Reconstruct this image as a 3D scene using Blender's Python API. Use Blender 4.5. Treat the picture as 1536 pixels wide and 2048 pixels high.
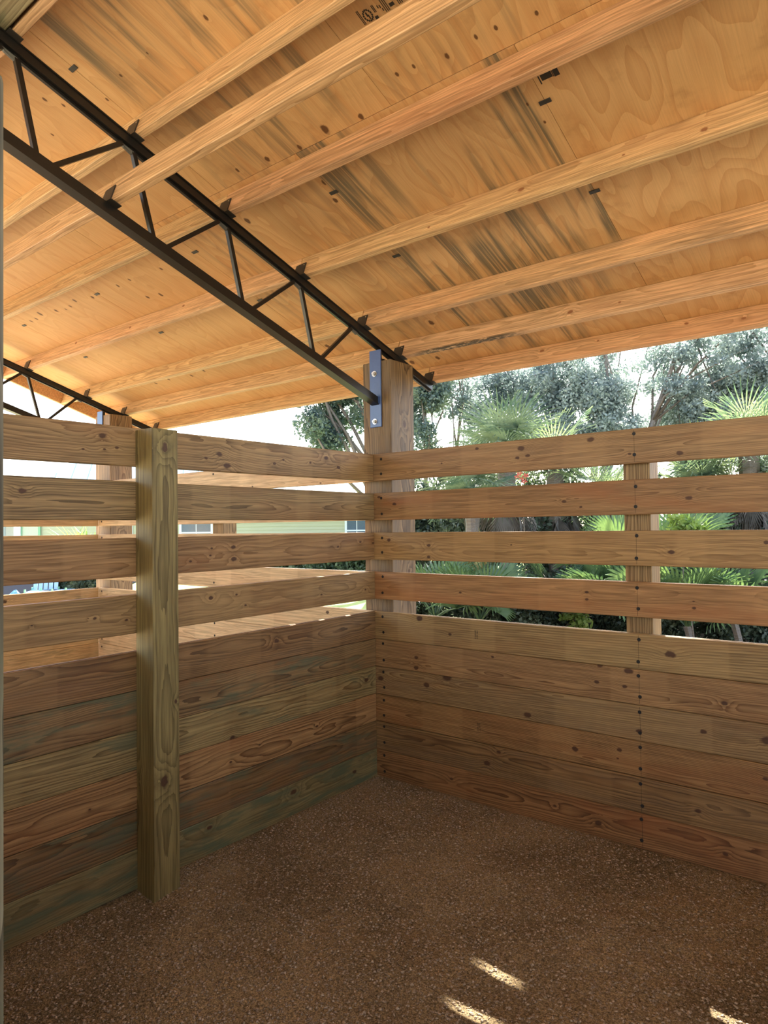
import bpy, bmesh, math, random
import numpy as np
from mathutils import Matrix, Vector
for o in list(bpy.data.objects): bpy.data.objects.remove(o, do_unlink=True)
SC = bpy.context.scene
COL = SC.collection
random.seed(7); RNG = np.random.default_rng(11)

# ------------------------------------------------------------------ camera
cd = bpy.data.cameras.new('camera'); cam = bpy.data.objects.new('camera', cd); COL.objects.link(cam)
cd.sensor_fit = 'HORIZONTAL'; cd.sensor_width = 36.0; cd.lens = 1350.57 / 1536 * 36.0
cd.clip_start = 0.05; cd.clip_end = 400
r_ = Vector((0.78483761, 0.6195642, -0.01304329)); u_ = Vector((0.02435554, -0.00980745, 0.99965525)); f_ = Vector((-0.61922268, 0.78488472, 0.02278708))
M = Matrix.Identity(4)
for i in range(3):
    M[i][0] = r_[i]; M[i][1] = u_[i]; M[i][2] = -f_[i]
M.translation = (2.9173, -3.5885, 1.6801)
cam.matrix_world = M
SC.camera = cam

# ------------------------------------------------------------------ sky, sun, exposure
SUN_TO = Vector((-0.40, 1.0, 1.08)).normalized()
w = bpy.data.worlds.new('sky'); SC.world = w; w.use_nodes = True
wn = w.node_tree; wn.nodes.clear()
sky = wn.nodes.new('ShaderNodeTexSky'); sky.sky_type = 'NISHITA'; sky.sun_disc = False
sky.sun_elevation = math.asin(SUN_TO.z); sky.sun_rotation = math.atan2(SUN_TO.x, SUN_TO.y)
sky.air_density = 1.0; sky.dust_density = 2.2; sky.ozone_density = 1.0
bg = wn.nodes.new('ShaderNodeBackground'); bg.inputs['Strength'].default_value = 0.24
wo = wn.nodes.new('ShaderNodeOutputWorld')
hs = wn.nodes.new('ShaderNodeHueSaturation'); hs.inputs['Saturation'].default_value = 0.72
tn = wn.nodes.new('ShaderNodeMix'); tn.data_type = 'RGBA'; tn.blend_type = 'MULTIPLY'; tn.inputs[0].default_value = 1.0; tn.inputs[7].default_value = (1.02, 1.0, 0.97, 1)
wn.links.new(sky.outputs[0], hs.inputs['Color']); wn.links.new(hs.outputs[0], tn.inputs[6]); wn.links.new(tn.outputs[2], bg.inputs[0]); wn.links.new(bg.outputs[0], wo.inputs[0])
sl = bpy.data.lights.new('sun', 'SUN'); sl.energy = 8.0; sl.angle = math.radians(0.3); sl.color = (1.0, 0.94, 0.84)
so = bpy.data.objects.new('sun', sl); COL.objects.link(so)
so.rotation_euler = (-SUN_TO).to_track_quat('-Z', 'Y').to_euler(); so.location = SUN_TO * 60
vs = SC.view_settings
vs.view_transform = 'Standard'; vs.look = 'None'; vs.gamma = 1.0; vs.use_curve_mapping = False
vs.exposure = 1.86

# ------------------------------------------------------------------ helpers
def link(o, parent=None, loc=None, rot=None):
    COL.objects.link(o)
    if parent is not None: o.parent = parent
    if loc is not None: o.location = loc
    if rot is not None: o.rotation_euler = rot
    return o
def tag(o, label=None, cat=None, group=None, kind=None):
    if label: o['label'] = label
    if cat: o['category'] = cat
    if group: o['group'] = group
    if kind: o['kind'] = kind
    return o
def empty(name, loc=(0, 0, 0), rot=None, parent=None):
    o = bpy.data.objects.new(name, None); o.empty_display_size = 0.1
    return link(o, parent, loc, rot)
def mesh(name, verts, faces, mat=None, smooth=False):
    m = bpy.data.meshes.new(name); m.from_pydata([tuple(v) for v in verts], [], [tuple(f) for f in faces])
    if mat: m.materials.append(mat)
    if smooth:
        for p in m.polygons: p.use_smooth = True
    m.update(); return m
def obj(name, me, parent=None, loc=None, rot=None, mat=None):
    o = bpy.data.objects.new(name, me); link(o, parent, loc, rot)
    if mat is not None:
        if not me.materials: me.materials.append(mat)
        o.material_slots[0].link = 'OBJECT'; o.material_slots[0].material = mat
    return o
def boxmesh(name, a, b, bev=0.0, mat=None, seg=1):
    bm = bmesh.new(); bmesh.ops.create_cube(bm, size=1.0)
    for v in bm.verts:
        v.co = Vector([(a[i] + b[i]) / 2 + v.co[i] * (b[i] - a[i]) for i in range(3)])
    if bev > 0: bmesh.ops.bevel(bm, geom=list(bm.edges), offset=bev, segments=seg, affect='EDGES', profile=0.6)
    m = bpy.data.meshes.new(name); bm.to_mesh(m); bm.free()
    if mat: m.materials.append(mat)
    return m
class MB:
    """collects shapes into one mesh"""
    def __init__(s): s.v = []; s.f = []
    def add(s, vs, fs):
        n = len(s.v); s.v += [tuple(v) for v in vs]; s.f += [tuple(i + n for i in f) for f in fs]; return s
    def box(s, a, b):
        x0, y0, z0 = a; x1, y1, z1 = b
        return s.add([(x0,y0,z0),(x1,y0,z0),(x1,y1,z0),(x0,y1,z0),(x0,y0,z1),(x1,y0,z1),(x1,y1,z1),(x0,y1,z1)],
                     [(0,3,2,1),(4,5,6,7),(0,1,5,4),(1,2,6,5),(2,3,7,6),(3,0,4,7)])
    def bar(s, p, q, wx, wy, up=(1, 0, 0)):
        """square bar between p and q; wx along 'up', wy across"""
        p = Vector(p); q = Vector(q); d = (q - p).normalized(); a = Vector(up); a = (a - d * a.dot(d)).normalized(); b = d.cross(a)
        vs = []
        for c in (p, q):
            for sx, sy in ((-1,-1),(1,-1),(1,1),(-1,1)): vs.append(c + a * sx * wx / 2 + b * sy * wy / 2)
        return s.add(vs, [(0,3,2,1),(4,5,6,7),(0,1,5,4),(1,2,6,5),(2,3,7,6),(3,0,4,7)])
    def tube(s, pts, rads, n=7):
        rings = []; base = len(s.v); pts = [Vector(p) for p in pts]
        for i, p in enumerate(pts):
            d = (pts[min(i+1, len(pts)-1)] - pts[max(i-1, 0)]).normalized()
            a = d.orthogonal().normalized(); b = d.cross(a)
            for k in range(n):
                t = 2 * math.pi * k / n; s.v.append(tuple(p + (a * math.cos(t) + b * math.sin(t)) * rads[i]))
        for i in range(len(pts) - 1):
            for k in range(n):
                k2 = (k + 1) % n; s.f.append((base+i*n+k, base+i*n+k2, base+(i+1)*n+k2, base+(i+1)*n+k))
        s.f.append(tuple(base + k for k in reversed(range(n)))); s.f.append(tuple(base + (len(pts)-1)*n + k for k in range(n)))
        return s
    def cyl(s, c, ax, r, h, n=12):
        c = Vector(c); ax = Vector(ax).normalized(); return s.tube([c, c + ax * h], [r, r], n)
    def mesh(s, name, mat=None, smooth=False): return mesh(name, s.v, s.f, mat, smooth)
    def build(s, name, mat=None, parent=None, smooth=False, loc=None, rot=None): return obj(name, s.mesh(name, mat, smooth), parent, loc, rot)

# ------------------------------------------------------------------ node helpers and materials
class NT:
    def __init__(s, name):
        s.m = bpy.data.materials.new(name); s.m.use_nodes = True; s.t = s.m.node_tree; s.t.nodes.clear()
        s.out = s.t.nodes.new('ShaderNodeOutputMaterial')
    def node(s, ty, **kw):
        n = s.t.nodes.new(ty)
        for k, v in kw.items(): setattr(n, k, v)
        return n
    def put(s, sock, v):
        if v is None: return
        if isinstance(v, bpy.types.NodeSocket): s.t.links.new(v, sock)
        elif isinstance(v, (tuple, list)) and len(v) == 3 and sock.type == 'RGBA': sock.default_value = (*v, 1)
        else: sock.default_value = v
    def math(s, op, a, b=None, c=None, clamp=False):
        n = s.node('ShaderNodeMath', operation=op, use_clamp=clamp)
        for i, v in enumerate((a, b, c)): s.put(n.inputs[i], v)
        return n.outputs[0]
    def vmath(s, op, a, b=None):
        n = s.node('ShaderNodeVectorMath', operation=op); s.put(n.inputs[0], a); s.put(n.inputs[1], b); return n.outputs[0]
    def mix(s, f, a, b, ty='MIX'):
        n = s.node('ShaderNodeMix', data_type='RGBA', blend_type=ty); s.put(n.inputs[0], f); s.put(n.inputs[6], a); s.put(n.inputs[7], b); return n.outputs[2]
    def noise(s, vec, scale=1.0, detail=3.0, rough=0.55):
        n = s.node('ShaderNodeTexNoise'); s.put(n.inputs['Vector'], vec); n.inputs['Scale'].default_value = scale
        n.inputs['Detail'].default_value = detail; n.inputs['Roughness'].default_value = rough; return n.outputs[0]
    def ramp(s, v, lo, hi):
        n = s.node('ShaderNodeMapRange', interpolation_type='SMOOTHSTEP'); s.put(n.inputs[0], v)
        n.inputs[1].default_value = lo; n.inputs[2].default_value = hi; return n.outputs[0]
    def obj_co(s):
        return s.node('ShaderNodeTexCoord').outputs['Object']
    def sep(s, v):
        n = s.node('ShaderNodeSeparateXYZ'); s.put(n.inputs[0], v); return n.outputs
    def comb(s, x, y, z):
        n = s.node('ShaderNodeCombineXYZ'); s.put(n.inputs[0], x); s.put(n.inputs[1], y); s.put(n.inputs[2], z); return n.outputs[0]
    def bsdf(s, col, rough=0.6, bump=None, bstr=0.2, bdist=0.002, spec=0.5, metal=0.0, **kw):
        b = s.node('ShaderNodeBsdfPrincipled'); s.put(b.inputs['Base Color'], col); s.put(b.inputs['Roughness'], rough)
        b.inputs['Specular IOR Level'].default_value = spec; b.inputs['Metallic'].default_value = metal
        if bump is not None:
            n = s.node('ShaderNodeBump'); n.inputs['Strength'].default_value = bstr; n.inputs['Distance'].default_value = bdist
            s.put(n.inputs['Height'], bump); s.t.links.new(n.outputs[0], b.inputs['Normal'])
        s.t.links.new(b.outputs[0], s.out.inputs[0]); return s.m

def knot_group():
    g = bpy.data.node_groups.new('knot', 'ShaderNodeTree')
    itf = g.interface
    for nm, ty in (('Vector', 'NodeSocketVector'), ('Centre', 'NodeSocketVector'), ('Radius', 'NodeSocketFloat'), ('Wobble', 'NodeSocketFloat'), ('BulgeIn', 'NodeSocketFloat'), ('CoreIn', 'NodeSocketFloat')):
        itf.new_socket(nm, in_out='INPUT', socket_type=ty)
    for nm in ('Bulge', 'Core'): itf.new_socket(nm, in_out='OUTPUT', socket_type='NodeSocketFloat')
    gi = g.nodes.new('NodeGroupInput'); go = g.nodes.new('NodeGroupOutput')
    def mt(op, a, b=None):
        n = g.nodes.new('ShaderNodeMath'); n.operation = op
        for i, v in enumerate((a, b)):
            if v is None: continue
            if isinstance(v, bpy.types.NodeSocket): g.links.new(v, n.inputs[i])
            else: n.inputs[i].default_value = v
        return n.outputs[0]
    sub = g.nodes.new('ShaderNodeVectorMath'); sub.operation = 'SUBTRACT'; g.links.new(gi.outputs[0], sub.inputs[0]); g.links.new(gi.outputs[1], sub.inputs[1])
    mul = g.nodes.new('ShaderNodeVectorMath'); mul.operation = 'MULTIPLY'; g.links.new(sub.outputs[0], mul.inputs[0]); mul.inputs[1].default_value = (0.72, 1.15, 0)
    ln = g.nodes.new('ShaderNodeVectorMath'); ln.operation = 'LENGTH'; g.links.new(mul.outputs[0], ln.inputs[0])
    d = mt('ADD', mt('DIVIDE', ln.outputs['Value'], gi.outputs[2]), gi.outputs[3])
    bul = mt('MULTIPLY', mt('EXPONENT', mt('MULTIPLY', mt('MULTIPLY', d, d), -0.16)), mt('MULTIPLY', gi.outputs[2], 1.1))
    core = mt('SUBTRACT', 1.0, mt('MINIMUM', mt('MAXIMUM', mt('MULTIPLY', mt('SUBTRACT', d, 0.62), 2.6), 0.0), 1.0))
    g.links.new(mt('ADD', gi.outputs[4], bul), go.inputs[0]); g.links.new(mt('MAXIMUM', gi.outputs[5], core), go.inputs[1])
    return g
KNOT = knot_group()

def add_knots(t, uv, knots, wob):
    bulge = core = None
    for (x, y, rad) in knots:
        n = t.node('ShaderNodeGroup'); n.node_tree = KNOT
        t.put(n.inputs[0], uv); n.inputs[1].default_value = (x, y, 0); n.inputs[2].default_value = rad * 0.72
        t.put(n.inputs[3], wob)
        if bulge is not None: t.put(n.inputs[4], bulge); t.put(n.inputs[5], core)
        else: n.inputs[4].default_value = 0; n.inputs[5].default_value = 0
        bulge, core = n.outputs[0], n.outputs[1]
    return bulge, core

def lin(r, g, b):
    f = lambda c: (c / 255 / 12.92) if c / 255 <= 0.04045 else ((c / 255 + 0.055) / 1.055) ** 2.4
    return (f(r), f(g), f(b))

def wood(name, light, dark, seed, freq=110, knots=(), green=0.0, grey=0.0, mold=None, contrast=1.0, cy=None, cz=None, tilt=None, knotcol=(0.035, 0.014, 0.007), rough=0.54, height=0.184, red=0.25, bands=0.0, warp=0.05):
    """sawn softwood: growth rings cut by the board; local x is the grain direction"""
    rr = random.Random(seed); t = NT(name); P = t.obj_co(); x, y, z = t.sep(P)
    cy = rr.uniform(0.03, 0.12) if cy is None else cy
    cz = rr.uniform(0.2, 0.8) * height if cz is None else cz
    tilt = rr.uniform(-0.03, 0.03) if tilt is None else tilt
    off = (rr.uniform(-40, 40), rr.uniform(-40, 40), rr.uniform(-40, 40))
    Ps = t.vmath('ADD', P, off)
    w1 = t.math('SUBTRACT', t.noise(t.vmath('MULTIPLY', Ps, (1.1, 4.0, 4.0)), 1.0, 2.0), 0.5)
    w2 = t.math('SUBTRACT', t.noise(t.vmath('MULTIPLY', t.vmath('ADD', Ps, (17, 3, 9)), (1.6, 4.0, 4.0)), 1.0, 2.0), 0.5)
    zz = t.math('ADD', t.math('ADD', z, t.math('MULTIPLY', x, tilt)), t.math('MULTIPLY_ADD', w1, warp, -cz))
    yy = t.math('MULTIPLY_ADD', w2, warp * 1.3, t.math('ADD', y, cy))
    dist = t.math('SQRT', t.math('ADD', t.math('MULTIPLY', zz, zz), t.math('MULTIPLY', yy, yy)))
    uv = t.comb(x, z, 0.0)
    core = None
    if knots:
        wob = t.math('MULTIPLY_ADD', t.noise(t.vmath('MULTIPLY', P, (40, 40, 40)), 1.0, 2.0), 0.9, -0.45)
        bulge, core = add_knots(t, uv, knots, wob)
        dist = t.math('ADD', dist, bulge)
    ph = t.math('ADD', t.math('MULTIPLY', dist, freq), t.math('MULTIPLY', t.noise(t.vmath('MULTIPLY', Ps, (2.0, 60, 60)), 1.0, 2.0), 0.7))
    ring = t.math('POWER', t.math('FRACT', ph), 2.0)
    fib = t.noise(t.vmath('MULTIPLY', Ps, (5, 260, 260)), 1.0, 3.0, 0.7)
    big = t.noise(t.vmath('MULTIPLY', Ps, (1.3, 7, 7)), 1.0, 3.0)
    strk = t.noise(t.vmath('MULTIPLY', Ps, (3.0, 75, 75)), 1.0, 3.0, 0.65)
    c = t.mix(t.math('MULTIPLY', ring, 1.15 * contrast, clamp=True), light, tuple(a * 0.72 for a in dark))
    c = t.mix(1.0, c, t.mix(t.ramp(strk, 0.28, 0.72), (0.66, 0.63, 0.60), (1.18, 1.18, 1.18)), 'MULTIPLY')
    redc = tuple(a * b for a, b in zip(light, (0.86, 0.60, 0.50)))
    c = t.mix(t.math('MULTIPLY', t.ramp(big, 0.45, 0.75), red, clamp=True), c, redc)
    c = t.mix(1.0, c, t.mix(fib, (0.62, 0.60, 0.58), (1.22, 1.22, 1.22)), 'MULTIPLY')
    if bands > 0:
        bn = t.noise(t.comb(t.math('MULTIPLY', x, 2.6), off[0], 0.0), 1.0, 0.0)
        c = t.mix(t.math('MULTIPLY', t.ramp(bn, 0.56, 0.60), bands, clamp=True), c, tuple(min(1, a * 1.25) for a in light))
    if green > 0:
        gn = t.noise(t.vmath('MULTIPLY', Ps, (3.0, 16, 16)), 1.0, 5.0, 0.62)
        gm = t.math('MULTIPLY', t.ramp(gn, 0.60 - 0.22 * green, 0.72 - 0.12 * green), min(1.0, 0.35 + 0.6 * green), clamp=True)
        c = t.mix(gm, c, (0.105, 0.135, 0.075))
    if grey > 0:
        gn = t.noise(t.vmath('MULTIPLY', Ps, (2.2, 26, 26)), 1.0, 4.0, 0.65)
        c = t.mix(t.math('MULTIPLY', t.ramp(gn, 0.42, 0.66), grey, clamp=True), c, (0.17, 0.12, 0.075))
    if mold:
        x0, x1 = mold
        mm = t.math('MULTIPLY', t.ramp(x, x0, x0 + 0.25), t.math('SUBTRACT', 1.0, t.ramp(x, x1 - 0.3, x1)))
        mm = t.math('MULTIPLY', mm, t.math('SUBTRACT', 1.0, t.ramp(z, 0.002, 0.024)))
        mn = t.noise(t.vmath('MULTIPLY', Ps, (18, 60, 60)), 1.0, 4.0, 0.7)
        c = t.mix(t.math('MULTIPLY', mm, t.ramp(mn, 0.36, 0.52), clamp=True), c, (0.07, 0.050, 0.032))
    if core is not None:
        c = t.mix(t.math('MULTIPLY', core, 0.93, clamp=True), c, t.mix(fib, knotcol, tuple(a * 3.2 for a in knotcol)))
    h = t.math('ADD', t.math('MULTIPLY', ring, -0.5), fib)
    return t.bsdf(c, rough, h, 0.22, 0.0016, 0.45)

def plywood(name, seed, base, knots=(), stain=0.3, fig=0.5, dirt=0.2, red=0.3):
    """rotary cut veneer; local x is up the slope (grain), local y across"""
    rr = random.Random(seed); t = NT(name); P = t.obj_co(); x, y, z = t.sep(P)
    off = (rr.uniform(-40, 40), rr.uniform(-40, 40), 0)
    Ps = t.vmath('ADD', P, off)
    f1 = t.noise(t.vmath('MULTIPLY', Ps, (1.0, 2.6, 1)), 1.0, 2.2, 0.45)
    uv = t.comb(x, y, 0.0); core = None
    ph = t.math('MULTIPLY', f1, 15.0)
    if knots:
        wob = t.math('MULTIPLY_ADD', t.noise(t.vmath('MULTIPLY', P, (35, 35, 35)), 1.0, 2.0), 1.0, -0.5)
        bulge, core = add_knots(t, uv, knots, wob)
        ph = t.math('MULTIPLY_ADD', bulge, 45.0, ph)
    fr = t.math('FRACT', ph); fig_v = t.math('POWER', fr, 1.7)
    fib = t.noise(t.vmath('MULTIPLY', Ps, (4, 150, 1)), 1.0, 3.0, 0.7)
    light = base; darkc = tuple(a * b for a, b in zip(base, (0.74, 0.58, 0.44)))
    c = t.mix(t.math('MULTIPLY', fig_v, fig, clamp=True), light, darkc)
    strk = t.noise(t.vmath('MULTIPLY', Ps, (0.55, 17, 1)), 1.0, 3.0, 0.55)
    c = t.mix(t.math('MULTIPLY', t.ramp(strk, 0.5, 0.72), red, clamp=True), c, tuple(a * b for a, b in zip(base, (0.80, 0.60, 0.45))))
    if stain > 0:
        msk = t.noise(t.vmath('MULTIPLY', t.vmath('ADD', Ps, (5, 8, 0)), (0.9, 1.8, 1)), 1.0, 2.0)
        s1 = t.noise(t.vmath('MULTIPLY', t.vmath('ADD', Ps, (31, 12, 0)), (0.8, 11, 1)), 1.0, 3.0, 0.5)
        s2 = t.noise(t.vmath('MULTIPLY', t.vmath('ADD', Ps, (3, 70, 0)), (1.2, 60, 1)), 1.0, 3.0, 0.65)
        sv = t.math('MULTIPLY', t.math('MULTIPLY', t.ramp(s1, 0.45, 0.60), t.ramp(s2, 0.26, 0.56)), t.ramp(msk, 0.36, 0.56))
        c = t.mix(t.math('MULTIPLY', sv, stain, clamp=True), c, (0.17, 0.135, 0.088))
    if dirt > 0:
        dn = t.noise(t.vmath('MULTIPLY', Ps, (5, 4, 1)), 1.0, 5.0, 0.6)
        c = t.mix(t.math('MULTIPLY', t.ramp(dn, 0.52, 0.75), dirt, clamp=True), c, (0.33, 0.165, 0.06))
    c = t.mix(1.0, c, t.mix(fib, (0.78, 0.76, 0.74), (1.16, 1.16, 1.16)), 'MULTIPLY')
    if core is not None:
        c = t.mix(t.math('MULTIPLY', core, 0.9, clamp=True), c, (0.10, 0.038, 0.014))
    return t.bsdf(c, 0.62, fib, 0.12, 0.001, 0.3)

def plain(name, col, rough=0.5, metal=0.0, spec=0.5, var=0.12, scale=30.0):
    t = NT(name); n = t.noise(t.vmath('MULTIPLY', t.obj_co(), (scale, scale, scale)), 1.0, 3.0)
    c = t.mix(n, tuple(a * (1 - var) for a in col), tuple(min(1, a * (1 + var)) for a in col))
    return t.bsdf(c, rough, None, metal=metal, spec=spec)

def leafmat(name, a, b, trans=0.45, rough=0.45, tt=(1.15, 1.15, 0.75)):
    t = NT(name); P = t.obj_co()
    n = t.noise(t.vmath('MULTIPLY', P, (2.2, 2.2, 2.2)), 1.0, 4.0, 0.7)
    oi = t.node('ShaderNodeObjectInfo').outputs['Random']
    c = t.mix(t.ramp(t.math('ADD', n, t.math('MULTIPLY_ADD', oi, 0.14, -0.07)), 0.35, 0.66), a, b)
    d = t.node('ShaderNodeBsdfPrincipled'); t.put(d.inputs['Base Color'], c); d.inputs['Roughness'].default_value = rough
    d.inputs['Specular IOR Level'].default_value = 0.4
    tr = t.node('ShaderNodeBsdfTranslucent'); t.put(tr.inputs[0], t.mix(1.0, c, tt, 'MULTIPLY'))
    m = t.node('ShaderNodeMixShader'); m.inputs[0].default_value = trans
    t.t.links.new(d.outputs[0], m.inputs[1]); t.t.links.new(tr.outputs[0], m.inputs[2]); t.t.links.new(m.outputs[0], t.out.inputs[0])
    return t.m

BLACK = plain('black_paint', (0.010, 0.009, 0.009), 0.32, spec=0.5)
STEEL = plain('zinc_steel', (0.62, 0.61, 0.58), 0.3, metal=0.9)
SCREW = plain('dark_screw', (0.012, 0.011, 0.010), 0.6)
CLIPM = plain('grey_clip', (0.030, 0.028, 0.026), 0.5)
INK = plain('ink', (0.03, 0.022, 0.015), 0.8)

# ------------------------------------------------------------------ measured geometry
S = 0.3115; CO = 1 / math.sqrt(1 + S * S); SI = S * CO      # roof pitch
PITCH = math.atan(S)
PLY0, CHORD_TOP, CHORD_BOT, BOT_C = 3.13, 2.99, 2.938, 2.563   # heights over y = 0
YK = [-4.60, -4.05, -3.495, -2.94, -2.382, -1.825, -1.275, -0.705, -0.126, 0.279, 0.663]
XL, XR = -4.13, 4.75
BAY = 3.63
ZS = [-0.0024, 0.182, 0.3675, 0.553, 0.7385, 0.924]             # solid boards
ZO = [1.194, 1.462, 1.730, 1.998]                              # open boards
BH, BT = 0.1838, 0.038

KB = [(0.368,1.086,0.0324),(0.601,1.003,0.0157),(1.921,1.018,0.0329),(0.336,0.831,0.0195),(0.335,0.763,0.0228),(0.9,0.895,0.012),(1.535,0.829,0.0162),(1.556,0.92,0.0189),(1.708,0.909,0.0289),(1.686,0.825,0.0158),(2.166,0.808,0.0193),(0.037,0.657,0.0305),(0.57,0.731,0.0377),(0.416,0.663,0.0289),(1.123,0.585,0.026),(1.756,0.604,0.0182),(2.068,0.654,0.0197),(2.341,0.663,0.0327),(1.406,0.445,0.0221),(1.65,0.486,0.0159),(1.641,0.44,0.0079),(2.331,0.483,0.0163),(0.933,0.336,0.0178),(0.851,0.255,0.0271),(2.034,0.261,0.0197),(0.596,0.106,0.0156),(1.282,0.103,0.014),(1.53,0.073,0.0216),(2.154,0.086,0.0169),(0.817,2.155,0.0153),(1.112,2.13,0.0263),(1.085,2.077,0.0176),(1.152,2.086,0.0174),(0.556,2.081,0.0095),(1.532,2.145,0.0246),(1.987,2.035,0.0201),(1.738,2.05,0.0105),(0.177,1.836,0.0201),(0.045,1.887,0.017),(1.37,1.812,0.0168),(1.465,1.778,0.011),(2.027,1.807,0.02),(0.122,1.595,0.0202),(0.447,1.56,0.0193),(0.446,1.486,0.0161),(1.036,1.567,0.0088),(1.935,1.536,0.0203),(2.364,1.586,0.0164),(1.489,1.312,0.0137),(1.488,1.272,0.0137),(2.038,1.26,0.0124),(2.036,1.292,0.0074),(0.679,1.27,0.0124)]
KA = [(1.303,2.092,0.0241),(1.254,2.031,0.027),(1.391,2.064,0.0131),(0.91,2.065,0.0145),(0.839,2.09,0.0118),(0.614,2.088,0.0123),(0.474,2.126,0.0221),(0.358,2.073,0.0193),(1.357,1.581,0.0105),(1.367,1.544,0.0105),(1.214,1.584,0.019),(1.212,1.519,0.0217),(1.491,1.519,0.0102),(0.371,1.561,0.0128),(0.148,1.585,0.0133),(0.016,1.575,0.0136),(1.366,1.322,0.0184),(1.196,1.325,0.0109),(0.529,1.268,0.0093),(0.102,1.265,0.0134),(1.134,1.262,0.011),(0.908,1.033,0.0231),(0.103,0.661,0.0268),(1.231,0.561,0.0215),(0.581,0.468,0.0123),(1.039,0.474,0.0084),(1.243,0.434,0.0107),(0.237,0.092,0.0228),(0.785,0.131,0.0265),(1.385,0.137,0.0181),(1.964,2.129,0.0206),(2.056,2.061,0.0089),(1.954,2.068,0.0092),(1.893,2.08,0.0116),(2.318,1.851,0.0208),(2.003,1.287,0.0113),(1.848,1.262,0.0117),(2.035,1.29,0.0045),(2.279,1.289,0.0063),(2.029,0.443,0.0067)]
KPLY = [(1.269,2.19,0.0149),(1.352,2.187,0.0122),(1.496,2.159,0.0167),(1.636,2.175,0.0138),(1.719,2.169,0.0135),(1.875,2.146,0.0131),(0.73,2.771,0.0144),(0.795,2.121,0.0336),(0.996,2.097,0.0216),(0.607,2.097,0.0204),(0.399,2.12,0.0211),(0.192,2.142,0.0156),(0.14,2.794,0.0109),(0.359,2.799,0.0078),(0.558,1.866,0.0217),(0.528,1.741,0.0224),(-0.067,1.843,0.0276),(-2.105,1.813,0.023),(-1.903,1.78,0.0225),(-2.43,1.796,0.0239),(-2.318,1.774,0.0142),(-2.229,1.783,0.0187),(-2.637,1.831,0.0293),(-2.857,1.798,0.0201),(-2.761,1.801,0.0199),(-1.379,1.793,0.0168),(-1.025,1.774,0.0201),(-1.542,1.785,0.0215),(-1.316,1.574,0.0216),(-1.449,1.595,0.0219),(-2.784,0.617,0.023),(-2.561,0.63,0.0225),(-2.242,0.598,0.0219),(-2.029,0.626,0.0214),(0.357,0.539,0.0327),(-0.59,0.553,0.0368),(0.134,0.116,0.0314),(-0.096,0.124,0.0368),(1.677,1.81,0.0101),(1.704,1.696,0.0103),(-0.348,2.91,0.0145),(-0.292,2.842,0.0146),(-0.543,2.774,0.0124),(-0.048,2.751,0.0114)]
KPUR = {10: [(0.935,0.091,0.0239),(1.325,0.089,0.0129),(1.863,0.095,0.0209),(2.171,0.06,0.0199)], 9: [(1.302,0.066,0.0272),(1.602,0.058,0.0144)], 7: [(1.48,0.068,0.0237),(2.287,0.044,0.024),(0.955,0.032,0.013),(1.965,0.06,0.0107),(-1.197,0.09,0.0217),(-1.88,0.063,0.0235),(-2.745,0.10,0.026),(-3.621,0.08,0.0283)]}

# ------------------------------------------------------------------ floor and ground
def ground_noise(x, y):
    return (np.sin(x*2.1+0.3)*np.cos(y*1.7+1.1)*0.012 + np.sin(x*5.3+y*3.1)*0.006 + np.sin(x*9.7-y*8.3+2)*0.003 + np.sin(x*17+y*23)*0.0018)
def floor_h(x, y):
    h = ground_noise(x, y)
    edge = np.minimum(np.abs(x) / 0.25, 1) * np.minimum(np.abs(y) / 0.25, 1)
    h = h * (0.35 + 0.65 * edge)
    h -= 0.024 * np.exp(-(((x - 0.15) / 0.16) ** 2 + ((y + 1.84) / 0.16) ** 2))      # scuffed hollow at the post
    # raked and trodden tracks
    h += 0.004 * np.sin((x * 0.8 + y * 0.6) * 38) * np.exp(-(((x - 0.75) / 0.5) ** 2 + ((y + 1.55) / 0.35) ** 2))
    h += 0.004 * np.sin((x * 0.5 - y * 0.87) * 42) * np.exp(-(((x - 2.0) / 0.45) ** 2 + ((y + 0.75) / 0.4) ** 2))
    return h
def make_floor():
    nx, ny = 380, 280
    xs = np.linspace(-4.6, 4.8, nx); ys = np.linspace(-5.2, 0.55, ny)
    X, Y = np.meshgrid(xs, ys); Z = floor_h(X, Y)
    v = np.stack([X, Y, Z], -1).reshape(-1, 3)
    i = np.arange(nx * ny).reshape(ny, nx)
    f = np.stack([i[:-1, :-1], i[:-1, 1:], i[1:, 1:], i[1:, :-1]], -1).reshape(-1, 4)
    return fastmesh('floor', v, f, True)
def fastmesh(name, v, f, smooth=False):
    m = bpy.data.meshes.new(name); k = f.shape[1]
    m.vertices.add(len(v)); m.vertices.foreach_set('co', np.ascontiguousarray(v, dtype=np.float32).ravel())
    m.loops.add(f.size); m.loops.foreach_set('vertex_index', np.ascontiguousarray(f, dtype=np.int32).ravel())
    m.polygons.add(len(f)); m.polygons.foreach_set('loop_start', np.arange(0, f.size, k, dtype=np.int32))
    m.polygons.foreach_set('loop_total', np.full(len(f), k, dtype=np.int32))
    if smooth: m.polygons.foreach_set('use_smooth', np.ones(len(f), dtype=bool))
    m.update(calc_edges=True); return m
t = NT('sandy_gravel'); P = t.obj_co()
n1 = t.noise(t.vmath('MULTIPLY', P, (1.3, 1.3, 1)), 1.0, 4.0, 0.6); n2 = t.noise(t.vmath('MULTIPLY', P, (170, 170, 170)), 1.0, 3.0, 0.75)
n3 = t.noise(t.vmath('MULTIPLY', P, (80, 80, 80)), 1.0, 4.0, 0.8)
c = t.mix(t.ramp(n1, 0.32, 0.68), (0.255, 0.188, 0.104), (0.445, 0.335, 0.188))
c = t.mix(1.0, c, t.mix(t.ramp(n2, 0.25, 0.75), (0.30, 0.28, 0.26), (1.60, 1.56, 1.50)), 'MULTIPLY')
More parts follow.
